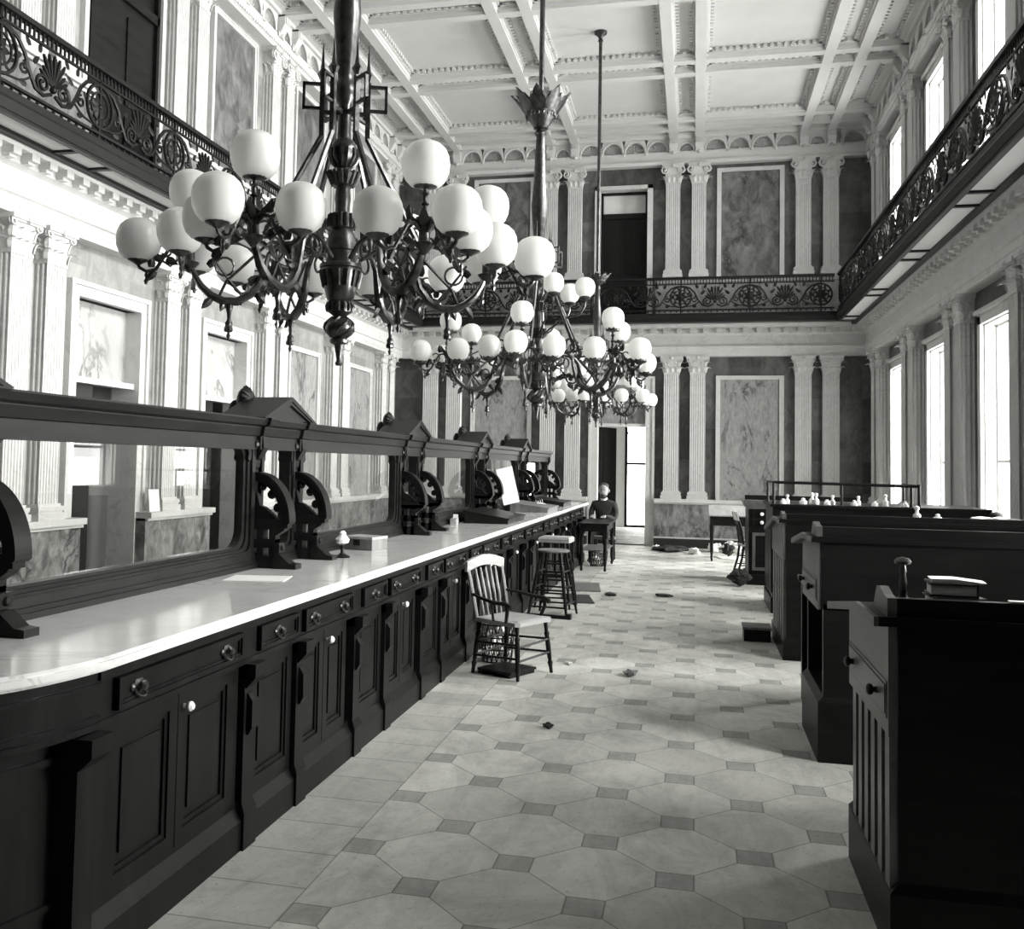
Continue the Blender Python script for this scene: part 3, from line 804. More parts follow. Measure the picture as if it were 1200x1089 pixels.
def chandelier(label, x, y, zt, s, k_, th0, gr, cup0, cup1, cupr, zglobe=2.60, tier=False, ztier=3.35):
    th = thing('chandelier', label, 'chandelier', (x, y, zt), 0, 'globe chandeliers hanging down the middle of the room')
    body = [(.032,.665),(.032,.70),(.036,.73),(.030,.785),(.045,.79),(.066,.835),(.060,.845),(.035,.855),(.030,.87),(.052,.89),(.063,.915),(.062,.95),(.045,.985),(.030,.995),(.028,1.14),(.046,1.17),(.05,1.20),(.046,1.235),(.034,1.25),(.036,1.28),(.050,1.42),(.062,1.56),(.058,1.60),(.045,1.75)]
    pr = [(r*s, z*s) for r, z in body]
    top = cup0-zt
    pr += [(.040*s, top-.25), (.032*s, top-.08), (.045*s, top-.04), (.03*s, top)]
    m = lathe_part(pr)
    m.build('stem', M['bronze'], th, True)
    urn = [(.024,.212),(.052,.232),(.055,.262),(.046,.276),(.056,.284),(.072,.34),(.086,.408),(.084,.42),(.092,.424),(.092,.438),(.066,.444),(.064,.497),(.070,.50),(.068,.52),(.056,.575),(.045,.595),(.053,.60),(.056,.63),(.053,.66),(.032,.67)]
    m = lathe_part([(r*s, z*s) for r, z in urn])
    for k in range(14):
        a = 2*PI*k/14; ca, sa = math.cos(a), math.sin(a)
        for pts, rr in (([(.072,.34),(.080,.375),(.087,.41)], .010), ([(.053,.235),(.057,.255),(.05,.272)], .009), ([(.055,.60),(.058,.63),(.054,.658)], .010)):
            m.tube([(q*s*ca, q*s*sa, z*s) for q, z in pts], rr*s, 5)
    m.build('urn', M['bronze'], th, True)
    m = MB()
    for k in range(14):
        a = 2*PI*k/14; ca, sa = math.cos(a), math.sin(a)
        m.tube([(q*s*ca, q*s*sa, z*s) for q, z in ((.032,.872),(.052,.89),(.062,.915),(.061,.945))], .009*s, 5)
        m.tube([(q*s*ca, q*s*sa, z*s) for q, z in ((.046,.79),(.056,.812),(.067,.838),(.070,.846))], .010*s, 5)
    m.build('gadroons', M['bronze'], th, True)
    fin = [(.012,0),(.016,.01),(.010,.022),(.014,.05),(.022,.09),(.040,.098),(.042,.112),(.028,.12),(.034,.124),(.055,.142),(.063,.165),(.055,.192),(.034,.208),(.024,.214)]
    m = lathe_part([(r*s, z*s) for r, z in fin])
    for k in range(7):
        a = 2*PI*k/7
        m.tube([((.034+.031*math.sin(PI*i/6))*s*math.cos(a+.25*i), (.034+.031*math.sin(PI*i/6))*s*math.sin(a+.25*i), (.124+.084*i/6)*s) for i in range(7)], .007*s, 5)
    m.build('finial', M['bronze'], th, True)
    H = cup1-cup0
    cup = lathe_part([(.03*s, top),(.055*s, top+.01),(.05*s, top+.05*H),(cupr*.42, top+.18*H),(cupr*.62, top+.34*H),(cupr*.66, top+.44*H),(cupr*.60, top+.50*H),(.03, top+.46*H)])
    for k in range(20):
        a = 2*PI*k/20; cup.ball((cupr*.6*math.cos(a), cupr*.6*math.sin(a), top+.36*H), .06*cupr, 6, 4, 2)
    for k in range(8):
        for da, LL, W in ((0, .64, .62), (.24, .46, .4), (-.24, .46, .4)):
            a = 2*PI*k/8+da
            cup.leaf((cupr*.60*math.cos(a), cupr*.60*math.sin(a), top+.42*H), (.55*math.cos(a), .55*math.sin(a), 1), (math.cos(a), math.sin(a), 0), H*LL, cupr*W, .12, .014, 6)
    cup.build('leaf_cup', M['bronze'], th, True)
    rt = ZC-.02-zt
    lathe_part([(.027, top+.1),(.027, rt-.14),(.045, rt-.13),(.03, rt-.09),(.05, rt-.05),(.10, rt-.015),(.105, rt+.02)], 12).build('ceiling_rod', M['bronze'], th, True)
    for k in range(6):
        a = th0+k*PI/3
        ar = bpy.data.objects.new('arm', ARM); COL.objects.link(ar); ar.parent = th; ar.location = (0, 0, zglobe-zt); ar.rotation_euler = (0, 0, a); ar.scale = (k_, k_, k_)
        d = bpy.data.objects.new('pendant_finial', DROP); COL.objects.link(d); d.parent = ar
        gl = [(POST_R, 0, .28)]+[(POST_R+RING*math.cos(q), RING*math.sin(q), 0) for q in (0, 1.55, -1.55)]
        for p in gl:
            o = bpy.data.objects.new('globe', GLOBE); COL.objects.link(o); o.parent = ar; o.location = p; o.scale = (gr/.1/k_,)*3
    sm = strut_mesh(s, k_, zglobe-zt+.06*k_); sm.materials.append(M['bronze'])
    for k in range(6):
        o = bpy.data.objects.new('strut', sm); COL.objects.link(o); o.parent = th; o.rotation_euler = (0, 0, th0+k*PI/3)
    if tier:
        for px, py in tier:
            L = math.hypot(px, py); z = ztier-zt
            b = MB(RZ(math.atan2(py, px)))
            b.tube([(.04,0,z-.45),(.14,0,z-.38),(L*.6,0,z-.28),(L*.9,0,z-.26),(L,0,z-.18),(L,0,z-.12)], .010, 6)
            b.tube([(L*.55+.05*math.cos(i*.5), 0, z-.2+.05*math.sin(i*.5)) for i in range(11)], .006, 5)
            b.lathe([(.012,z-.13),(.03,z-.118),(.055,z-.108),(.06,z-.098),(.047,z-.086)], (L,0,0), 12)
            bo = b.build('upper_bracket', M['bronze'], th, True)
            o = bpy.data.objects.new('globe', GLOBE); COL.objects.link(o); o.parent = bo; o.location = (px, py, z)
    return th
R_ = math.radians
chandelier('big bronze chandelier with opal globes nearest the camera, finial hanging over the counter', -1.594, 4.18, 2.04, 1.06, .83, R_(-100), .099, 4.45, 4.75, .2, 2.575)
chandelier('middle bronze chandelier with opal globes, under the wide leaf cup on its rod', -1.56, 9.69, 2.06, 1.4, 1.12, R_(-90), .108, 5.04, 5.43, .25, 2.69, [(.23,-.51),(.50,-.23),(.31,.09)])
chandelier('farthest and smallest-looking chandelier, hanging before the far wall doorway', -1.50, 15.15, 2.21, 1.1, .83, R_(-95), .105, 4.43, 4.63, .19, 2.66)

# ------------------------------------------------------------------ counter
XF = -1.80                                           # drawer face
tc = MB()
ctrl = [(-2.95, 1.55), (-2.62, 1.62), (-2.35, 1.78), (-2.12, 1.98), (-1.93, 2.22), (-1.81, 2.45), (-1.755, 2.72)]
def spline(P, n=5):
    Q = [P[0]]+P+[(P[-1][0], P[-1][1]+.3)]; out = []
    for i in range(1, len(Q)-2):
        for k in range(n):
            t = k/n
            out.append(tuple(.5*(2*Q[i][j]+(Q[i+1][j]-Q[i-1][j])*t+(2*Q[i-1][j]-5*Q[i][j]+4*Q[i+1][j]-Q[i+2][j])*t*t+(3*Q[i][j]-Q[i-1][j]-3*Q[i+1][j]+Q[i+2][j])*t**3) for j in (0, 1)))
    return out+[P[-1]]
near = spline(ctrl)
def curve_in(d):
    """the counter's curved edge moved inwards by d"""
    out = []
    for i, p in enumerate(near):
        q0, q1 = near[max(i-1, 0)], near[min(i+1, len(near)-1)]
        tx, ty = q1[0]-q0[0], q1[1]-q0[1]; L = math.hypot(tx, ty); out.append((p[0]-ty/L*d, p[1]+tx/L*d))
    out[0] = (-2.95, out[0][1]); out[-1] = (near[-1][0]-d, near[-1][1])
    return out
def inset(d):
    return curve_in(d)+[(-1.755-d, 16.62-d), (-2.95, 16.62-d)]
for a, b, d in ((.935, .95, .03), (.95, .972, .0), (.972, .985, .012)):
    tc.prism(inset(d), a, b, 'z')
tag(tc.build('marble_countertop', M['counter_marble']), 'long polished white marble top of the teller counter', 'countertop')

def rect(y0, y1, z0, z1): return [(y0, z0), (y1, z0), (y1, z1), (y0, z1)]
def frame_x(m, x0, x1, y0, y1, z0, z1, w):
    m.ring(rect(y0, y1, z0, z1), rect(y0+w, y1-w, z0+w, z1-w), x0, x1, 'x')
def pull(m, x, y, z):
    m.lathe([(.034,0),(.036,.004),(.02,.008)], (0,0,0), 10) if False else None
    m.push(T(x, y, z) @ RY(PI/2))
    m.lathe([(.030,0),(.032,.004),(.015,.008),(.009,.02),(.016,.026),(.010,.034)], (0,0,0), 10)
    for s in (-1, 1):
        m.ball((0, s*.034, .004), .014, 8, 4, .5)
    m.tube([(.012, -.03, .008), (.03, -.018, .02), (.034, 0, .024), (.03, .018, .02), (.012, .03, .008)], .005, 5)
    m.pop()
def knob(m, x, y, z, r=.018):
    m.push(T(x, y, z) @ RY(PI/2)); m.lathe([(r*.55,0),(r*.5,.012),(r,.022),(r*1.05,.032),(r*.6,.042)], (0,0,0), 12); m.pop()
def strip(m, y, w=.05):
    """moulded pilaster strip with a faceted block at the top"""
    m.box(XF-.08, XF-.005, y-w, y+w, 0, .755)
    m.box(XF-.08, XF+.012, y-w-.008, y+w+.008, 0, .15); m.taper((XF-.08, XF+.012, y-w-.008, y+w+.008), .15, (XF-.08, XF-.005, y-w, y+w), .19)
    m.taper((XF-.08, XF-.0, y-w*.9, y+w*.9), .655, (XF-.08, XF+.042, y-w, y+w), .70); m.box(XF-.08, XF+.042, y-w, y+w, .70, .755)
    m.taper((XF-.08, XF+.004, y-w*.5, y+w*.5), .46, (XF-.08, XF+.022, y-w*.6, y+w*.6), .49); m.box(XF-.08, XF+.022, y-w*.6, y+w*.6, .49, .60)
    m.taper((XF-.08, XF+.022, y-w*.6, y+w*.6), .60, (XF-.08, XF+.0, y-w*.5, y+w*.5), .63)
def door_panel(m, y0, y1):
    m.box(XF-.06, XF-.045, y0, y1, .19, .75)
    frame_x(m, XF-.05, XF-.028, y0, y1, .19, .75, .055)
    frame_x(m, XF-.048, XF-.036, y0+.055, y1-.055, .245, .695, .02)
    a = (y0+.10, y1-.10)
    if a[1]-a[0] > .04: m.box(XF-.05, XF-.037, a[0], a[1], .30, .64)
WD = 1.33
ORD = ['nearest full', 'second', 'third', 'fourth', 'fifth', 'sixth', 'seventh', 'eighth', 'ninth', 'tenth']
def unit(i, y0, y1, sy, wide, label):
    """y0..y1 carcass; sy = middle of the narrow drawer or None; wide = (a, b) of the wide drawer"""
    th = thing('counter_cabinet', label, 'cabinet', (XF-.3, (y0+y1)/2, 0), 0, 'counter cabinets under the marble top')
    off = Matrix.Translation((-(XF-.3), -(y0+y1)/2, 0))
    c = MB(off)
    c.box(XF-.75, XF-.06, y0, y1, 0, .75); c.box(XF-.75, XF-.012, y0, y1, .75, .935)
    c.box(XF-.10, XF, y0, y1, 0, .12); c.taper((XF-.1, XF, y0, y1), .12, (XF-.1, XF-.03, y0, y1), .17); c.box(XF-.1, XF-.03, y0, y1, .17, .19)
    c.box(XF-.02, XF-.002, y0, y1, .755, .775); c.box(XF-.02, XF+.006, y0, y1, .905, .935)
    if y0 < 2.8: c.box(XF-.07, XF-.028, y0, wide[0]+.005, .19, .75); c.box(XF-.07, XF-.028, wide[1]-.005, y1, .19, .75)
    c.build('carcass', M['counter_wood'], th)
    def drawer(a, b, n):
        d = MB(off); d.box(XF-.04, XF-.004, a, b, .79, .893); frame_x(d, XF-.02, XF+.012, a, b, .79, .893, .016)
        frame_x(d, XF-.02, XF+.004, a+.016, b-.016, .806, .877, .010)
        o = d.build('drawer', M['counter_wood'], th)
        for k in range(n):
            q = MB(off); y = (a+b)/2 if n == 1 else (a+.13 if k == 0 else b-.13)
            pull(q, XF-.003, y, .842); q.build('drawer_pull', M['brass'], o, True, 'dull brass drawer pull')
    if sy:
        drawer(sy-.205, sy+.205, 1)
        for s in (-1, 1):
            if y0 < sy+s*.27 < y1:
                q = MB(off); strip(q, sy+s*.27); q.build('pilaster_strip', M['counter_wood'], th)
        q = MB(off); door_panel(q, max(y0, sy-.215), sy+.215); q.build('door', M['counter_wood'], th)
    if wide:
        a, b = wide
        drawer(a, b, 2)
        q = MB(off); door_panel(q, a+.005, (a+b)/2-.003); q.build('door', M['counter_wood'], th)
        q = MB(off); door_panel(q, (a+b)/2+.003, b-.005); o = q.build('door', M['counter_wood'], th)
        k = MB(off); knob(k, XF-.03, (a+b)/2+.04, .69); k.build('door_knob', M['porcelain'], o, True, 'white porcelain door knob')
    return th
unit(0, 2.72, 3.735, None, (2.815, 3.70), 'dark counter cabinet with a wide double-pull drawer beside the curved near end')
for k in range(9):
    s = 4.07+WD*k; y0 = s-.335; y1 = y0+WD
    unit(k, y0, y1, s, (s+.285, s+.945) if k < 9 else None, 'dark panelled counter cabinet, %s past the wide-drawer unit from the near end' % ORD[k].replace('nearest full', 'first'))
s = 4.07+WD*9
unit(9, s-.335, 16.57, s, None, 'narrow dark counter cabinet at the far end of the counter by the table')
# curved near end of the counter
th = thing('counter_end', 'curved dark panelled near end of the teller counter', 'cabinet', (-2.3, 2.2, 0))
off = T(2.3, -2.2, 0)
def offs_poly(d):
    return curve_in(d)[:-1]+[(-1.755-d, 2.719), (-2.95, 2.719)]
m = MB(off); m.prism(offs_poly(.10), 0, .75, 'z'); m.prism(offs_poly(.05), .75, .935, 'z'); m.prism(offs_poly(.045), 0, .12, 'z'); m.prism(offs_poly(.07), .12, .19, 'z')
m.build('carcass', M['counter_wood'], th)
def band(z0, z1, d0, d1, i0=4, i1=31):
    a = offs_poly(d0)[i0:i1]; b = offs_poly(d1)[i0:i1]
    q = MB(off); n = len(a)
    vs = [(x, y, z0) for x, y in a]+[(x, y, z1) for x, y in a]+[(x, y, z0) for x, y in b]+[(x, y, z1) for x, y in b]
    fs = []
    for i in range(n-1): fs += [(i, i+1, n+i+1, n+i), (2*n+i, 3*n+i, 3*n+i+1, 2*n+i+1), (n+i, n+i+1, 3*n+i+1, 3*n+i), (i, 2*n+i, 2*n+i+1, i+1)]
    fs += [(0, n, 3*n, 2*n), (n-1, 3*n-1, 4*n-1, 2*n-1)]
    return q.add(vs, fs)
for nm, z0, z1, d0 in (('upper_moulding', .885, .90, .033), ('lower_moulding', .785, .80, .033), ('frieze_moulding', .755, .775, .04), ('panel_moulding', .68, .70, .085), ('plinth_moulding', .25, .27, .085)):
    band(z0, z1, d0, .12).build(nm, M['counter_wood'], th)
for (x, y) in ((-2.02, 2.30), (-1.83, 2.66)):
    q = MB(off @ T(x+.02, y, 0)); q.box(-.06, .02, -.05, .05, 0, .755); q.taper((-.06, .025, -.05, .05), .66, (-.06, .07, -.055, .055), .70); q.box(-.06, .07, -.055, .055, .70, .755); q.build('pilaster_strip', M['counter_wood'], th)

# ------------------------------------------------------------------ teller screen on the counter
SX = -2.50; ZT = .985
ts = thing('teller_screen', 'dark carved teller screen with glass panes and gabled tops on the marble counter', 'teller screen', (SX, 9.4, ZT))
OS = Matrix.Translation((0, -9.4, 0))                # parts in the screen's own space: x from its plane, z from the marble
def bracket_mesh():
    m = MB(); t0, t1 = -.032, .032
    z = lambda v: v-ZT
    m.prism([(-.045, 0), (.03, 0), (.03, z(1.70)), (-.045, z(1.70))], t0-.012, t1+.012)
    m.prism([(.02, z(1.765)), (.085, z(1.74)), (.092, z(1.67)), (.06, z(1.61)), (.045, z(1.60)), (.04, z(1.56)), (.03, z(1.55)), (.0, z(1.55)), (.0, z(1.765))], t0, t1)
    arc = []
    for i in range(25):
        a = PI/2*i/24; arc.append((.03+.225*math.sin(a)**1.0, z(1.235)+.285*math.cos(a)))
    inn = [(.03+.175*math.sin(PI/2*i/24), z(1.255)+.225*math.cos(PI/2*i/24)) for i in range(25)]
    for i in range(24): m.prism([arc[i], arc[i+1], inn[i+1], inn[i]], t0, t1)
    ar2 = [(p[0]+.012, p[1]+.012) for p in arc]
    for i in range(24): m.prism([ar2[i], ar2[i+1], arc[i+1], arc[i]], t0-.012, t1+.012)
    m.box(.02, .25, t0, t1, z(1.215), z(1.265))
    m.prism([(.02, z(1.26)), (.02, z(1.44)), (.055, z(1.40)), (.07, z(1.34)), (.10, z(1.33)), (.15, z(1.29)), (.185, z(1.26))], t0+.012, t1-.012)
    for a in (.3, .75, 1.2): m.ball((.03+.155*math.sin(a), 0, z(1.255)+.205*math.cos(a)), .028, 8, 5)
    for a, b in ((0, .036), (.07, .104), (.138, .178)): m.box(a, b, t0, t1, 0, z(1.24))
    for a, b in ((0, z(1.055)), (z(1.10), z(1.15)), (z(1.205), z(1.24))): m.box(0, .178, t0, t1, a, b)
    m.prism([(.178, z(1.24)), (.255, z(1.24)), (.225, z(1.20)), (.178, z(1.17))], t0, t1)
    m.box(.17, .205, t0-.005, t1+.005, z(1.075), z(1.13)); m.ball((.205, 0, z(1.10)), .018, 8, 5)
    m.prism([(.17, 0), (.31, 0), (.31, .028), (.27, .032), (.205, .085), (.17, .09)], t0-.008, t1+.008)
    return m.mesh('bracket')
BR = bracket_mesh(); BR.materials.append(M['dark_wood'])
pairs = [(5.19+2.852*k, 5.76+2.852*k) for k in range(-1, 4)]
BY = sorted(y for p in pairs for y in p)+[16.55]
for y in BY:
    for a in ((0, PI) if y > 16 else (0,)):
        o = bpy.data.objects.new('bracket', BR); COL.objects.link(o); o.parent = ts; o.location = (0, y-9.4, 0); o.rotation_euler = (0, 0, a)
def rrect(y0, y1, z0, z1, r, rt, n=6):
    pts = []
    for cy, cz, a0, rr in ((y1-rt, z1-rt, 0, rt), (y0+rt, z1-rt, PI/2, rt), (y0+r, z0+r, PI, r), (y1-r, z0+r, 1.5*PI, r)):
        for i in range(n+1): a = a0+PI/2*i/n; pts.append((cy+rr*math.cos(a), cz+rr*math.sin(a)))
    return pts
def rect_like(y0, y1, z0, z1, n=6):
    pts = []
    for cy, cz in ((y1, z1), (y0, z1), (y0, z0), (y1, z0)):
        for i in range(n+1): pts.append((cy, cz))
    return pts
Z = lambda v: v-ZT
def bay(a, b, small=False):
    """glazed opening between posts a and b"""
    w0 = .05
    o = MB(OS)
    y0, y1 = a+.04, b-.04
    lay = [(-.05, .05, 0, .045), (-.036, .036, .045, .075), (-.024, .024, .075, .105)] if not small else [(-.05, .05, 0, .03), (-.035, .035, .03, .055)]
    zb, zt = Z(1.06), Z(1.69)
    for x0, x1, i0, i1 in lay:
        e = i0; f = i1
        o.ring(rrect(y0+e, y1-e, zb+e*.5, zt-e*.25, max(.001, e*.9), max(.001, e*.6)), rrect(y0+f, y1-f, zb+f*.5, zt-f*.25, .02+f*.8, .01+f*.5), x0, x1, 'x')
    o.box(-.065, .065, a+.03, b-.03, 0, .045); o.box(-.055, .055, a+.03, b-.03, .045, .085); o.box(-.075, .075, a+.03, b-.03, .0, .025)
    fr = o.build('window_frame' if not small else 'wicket_frame', M['dark_wood'], ts)
    if not small:
        q = MB(OS)
        f = .10
        q.add([(0, y0+f, zb+f*.4), (0, y1-f, zb+f*.4), (0, y1-f, zt-f*.2), (0, y0+f, zt-f*.2)], [(0, 1, 2, 3)])
        q.build('glass_pane', M['glass'], fr, False, 'clear plate glass pane')
    # little carved corbels in the top corners
    for yy, s in ((y0, 1), (y1, -1)):
        c = MB(OS)
        d = .11 if not small else .07
        c.prism([(yy, zt), (yy+s*d, zt), (yy+s*d*.9, zt-.03), (yy+s*d*.75, zt-.045), (yy+s*d*.82, zt-.085), (yy+s*d*.6, zt-.10), (yy+s*.045, zt-.06), (yy+s*.04, zt-.18), (yy, zt-.2)], -.045, .045, 'x')
        c.ball((.05, yy+s*.02, zt-.0), .028, 8, 5)
        c.build('corbel', M['dark_wood'], fr)
gl = [(pairs[k][1], pairs[k+1][0]) for k in range(4)]+[(pairs[4][1], 16.55)]
for a, b in gl: bay(a, b)
for p in pairs: bay(p[0], p[1], True)
cn = MB(OS)
E0, E1 = 2.02, 16.66
prof = [(-.06, Z(1.66)), (.06, Z(1.66)), (.06, Z(1.735)), (.075, Z(1.74)), (.085, Z(1.785)), (.085, Z(1.79)), (.115, Z(1.80)), (.125, Z(1.83)), (.125, Z(1.838)), (0, Z(1.848))]
prof += [(-x, z) for x, z in prof[2:-1][::-1]]
cn.prism(prof, E0, E1)
for p in pairs:
    c = (p[0]+p[1])/2; h = .345
    q = [(x*1.0+(.022 if x > 0 else -.022 if x < 0 else 0), z+.004*(1 if z > Z(1.8) else 0)) for x, z in prof]
    cn.prism(q, p[0]-.055, p[0]+.055); cn.prism(q, p[1]-.055, p[1]+.055)
cn.build('cornice', M['dark_wood'], ts)
for k, p in enumerate(pairs):
    c = (p[0]+p[1])/2; h = .37
    gm = MB(OS)
    tri = [(c-h, Z(1.835)), (c+h, Z(1.835)), (c, Z(1.965))]
    gm.prism([(c-h+.03, Z(1.835)), (c+h-.03, Z(1.835)), (c, Z(1.94))], -.13, .10, 'x')
    for s in (-1, 1):
        gm.prism([(c+s*h, Z(1.832)), (c+s*(h+.012), Z(1.845)), (c, Z(1.985)), (c, Z(1.957))], -.175, .125, 'x')
        gm.prism([(c+s*(h-.05), Z(1.84)), (c+s*(h-.02), Z(1.838)), (c, Z(1.955)), (c, Z(1.935))], .10, .118, 'x')
    g_ = gm.build('gable', M['dark_wood'], ts)
    fn = MB(OS @ T(-.20, c, Z(1.835)))               # carved shell finial behind each gable
    fn.push(T(.02, 0, .10) @ RY(-.15) @ S3(.55, .8, 1.1)); fn.ball((0, 0, 0), .10, 14, 9)
    for i in range(-3, 4):
        a = PI/2+i*.36; fn.tube([(.10*.9*math.cos(q)*1.0, .104*math.sin(q)*math.cos(a), .104*math.sin(q)*math.sin(a)) for q in (.2, .6, 1.0, 1.4)], .014, 5)
    fn.pop()
    fn.push(T(-.05, 0, .06) @ S3(.6, .75, 1)); fn.ball((0, 0, 0), .075, 10, 7); fn.pop()
    fn.taper((-.06, .06, -.08, .08), -.02, (-.03, .04, -.05, .05), .07)
    fn.build('shell_finial', M['dark_wood'], g_, True)

# ------------------------------------------------------------------ things on the counter
CZ = .986
def at_c(name, label, cat, x, y, rz=0, group=None, z=CZ): return thing(name, label, cat, (x, y, z), rz, group)
t = at_c('wooden_box', 'small pale wooden box with a dark open lock on the counter beside the ink stand', 'box', -2.27, 6.57, math.radians(-14))
MB().box(-.12, .12, -.10, .10, 0, .075).build('body', M['mid_wood'], t)
MB().taper((-.125, .125, -.105, .105), .075, (-.12, .12, -.1, .1), .092).build('lid', M['pale_wood'], t)
m = MB(); m.box(-.03, .02, -.108, -.098, .03, .07); m.build('lock_plate', M['iron'], t)
t = at_c('ink_stand', 'little footed ink stand with a pale bowl on the counter before the wooden box', 'ink stand', -2.20, 5.92)
MB().lathe([(.05,0),(.052,.006),(.03,.016),(.012,.03),(.008,.06),(.014,.075),(.01,.085)], (0,0,0), 14).build('foot', M['iron'], t, True)
MB().lathe([(.012,.083),(.04,.095),(.046,.115),(.03,.135),(.02,.145),(.024,.155),(.012,.17)], (0,0,0), 14).build('bowl', M['porcelain'], t, True)
t = tag(MB().add([(-.16,-.11,0),(.15,-.12,0),(.17,.10,0),(-.13,.12,0),(-.16,-.11,.002),(.15,-.12,.003),(.17,.10,.002),(-.13,.12,.003)], [(0,3,2,1),(4,5,6,7),(0,1,5,4),(1,2,6,5),(2,3,7,6),(3,0,4,7)]).build('paper_sheet', M['paper']), 'loose white paper sheet lying flat on the counter by the first full wicket', 'paper')
t.location = (-2.21, 4.70, CZ); t.rotation_euler = (0, 0, .3)
def slope(label, x, y, w, d, h0, h1, rz, mat='dark_wood'):
    """sloping writing desk: low at the front (+x)"""
    t = at_c('writing_slope', label, 'writing slope', x, y, rz, 'writing slopes on the counter')
    m = MB(); m.prism([(-d/2, 0), (d/2, 0), (d/2, h0), (-d/2, h1)], -w/2, w/2, 'y'); m.build('box', M[mat], t)
    m = MB(); k = (h1-h0)/d
    m.prism([(-d/2-.01, h1), (d/2+.015, h0-.004), (d/2+.015, h0+.012), (-d/2-.01, h1+.018)], -w/2-.015, w/2+.015, 'y'); m.build('lid', M[mat], t)
    return t
slope('black sloping writing desk on the counter, with card boxes behind it', -2.10, 10.35, .95, .46, .045, .115, 0)
slope('dark sloping writing desk on the counter under the tall leaning white board', -2.10, 13.0, .9, .50, .05, .105, .0, 'mid_wood')
slope('farthest sloping writing desk, by the end of the counter', -2.14, 15.0, .9, .46, .05, .10, .0, 'dark_wood')
t = at_c('notice_board', 'tall blank white board leaning back on the sloping desk', 'board', -2.27, 12.25, 0)
BM = T(0,0,.10) @ RZ(.35) @ RY(-.25) @ RX(.1)
m = MB(BM); m.box(-.105, .105, -.008, .008, .02, .49); m.build('sheet', M['paper'], t)
m = MB(BM); m.box(-.105, .105, -.010, .010, .445, .45); m.build('heading_line', M['card'], t)
def cardbox(x, y, rz, label, sx=.10):
    t = at_c('card_file', label, 'box', x, y, rz, 'card files behind the black slope')
    MB().box(-sx/2, sx/2, -.09, .09, 0, .06).build('box', M['pale_wood'], t)
    m = MB(T(0, .06, .06) @ RX(-.5)); m.box(-sx/2+.005, sx/2-.005, -.003, .003, -.01, .04); m.build('flap', M['card'], t)
cardbox(-2.375, 9.62, .1, 'open white card box left of the black slope, against the glass', .06)
cardbox(-2.375, 10.30, -.03, 'open white card box behind the middle of the black slope', .06)
cardbox(-2.375, 10.66, .03, 'open white card box tucked between the black slope and the bracket foot', .06)
t = at_c('pen_tray', 'small heap of pens in a tray on the second sloping desk', 'pen tray', -2.05, 13.15, .3, z=1.078)
m = MB(RY(.1)); m.box(-.06, .06, -.12, .12, 0, .012); m.build('tray', M['card'], t)
for k in range(4):
    m = MB(RY(.1)); m.tube([(-.04+.02*k, -.1, .018), (-.05+.03*k, .11, .03+.01*k)], .004, 5); m.build('pen', M['paper'], t)

# white card standing on the dado ledge between the two left doorways
c = tag(MB(T(0,0,0) @ RY(-.12)).box(-.01, .01, -.085, .085, 0, .26).build('white_card', M['paper']), 'white card standing on the marble ledge between the left doorways', 'card')
c.location = (XL+.215, 10.30, .974); c.rotation_euler = (0, 0, -.2)

# ------------------------------------------------------------------ chair, stools, table at the counter
def turned(m, p0, p1, r, seg=8):
    P0, P1 = Vector(p0), Vector(p1); pts = []; rr = []
    for t, k in ((0, .75), (.12, .85), (.2, 1.25), (.24, .8), (.3, 1.0), (.55, 1.2), (.7, 1.0), (.76, 1.3), (.8, .85), (1, 1.0)):
        pts.append(P0.lerp(P1, t)); rr.append(r*k)
    m.tube(pts, rr, seg)
t = thing('armchair', 'worn spindle-back wooden armchair standing before the counter', 'chair', (-1.365, 7.445, 0), math.radians(-26))
m = MB(); m.prism([(-.20,-.21),(.20,-.235),(.225,-.20),(.225,.20),(.20,.235),(-.20,.21)], .395, .425, 'z'); m.taper((-.19,.21,-.21,.21), .425, (-.17,.19,-.18,.18), .432); m.build('seat', M['pale_wood'], t)
for (x, y) in ((-.19,-.19),(.20,-.20),(.20,.20),(-.19,.19)):
    m = MB(); turned(m, (x*1.12, y*1.1, 0), (x*.92, y*.92, .40), .017); m.build('leg', M['dark_wood'], t, True)
for z, k in ((.14, 1.07), (.24, 1.03)):
    for a, b in (((-.19,-.19),(.20,-.20)), ((.20,-.20),(.20,.20)), ((-.19,.19),(.20,.20)), ((-.19,-.19),(-.19,.19))):
        m = MB(); m.tube([(a[0]*k, a[1]*k, z), (b[0]*k, b[1]*k, z+.02)], .009, 6); m.build('stretcher', M['dark_wood'], t)
for s in (-1, 1):
    m = MB(); m.tube([(-.19, s*.195, .42), (-.215, s*.205, .55), (-.25, s*.21, .70), (-.275, s*.215, .80)], [.016,.018,.017,.015], 7, False, .8); m.build('back_post', M['mid_wood'], t, True)
    m = MB(); m.tube([(-.222, s*.21, .60), (-.12, s*.25, .585), (.02, s*.265, .565), (.13, s*.255, .56), (.17, s*.25, .545), (.165, s*.25, .525)], [.014,.016,.018,.02,.022,.016], 7, False, .8)
    m.tube([(.13, s*.25, .555), (.135, s*.245, .5), (.11, s*.225, .42)], [.012,.015,.013], 6); m.tube([(0, s*.26, .56), (-.01, s*.225, .42)], .010, 6)
    m.build('arm', M['dark_wood'], t, True)
m = MB()
pts = [(-.275, -.235+.47*i/8, .80+.045*math.sin(PI*i/8)) for i in range(9)]
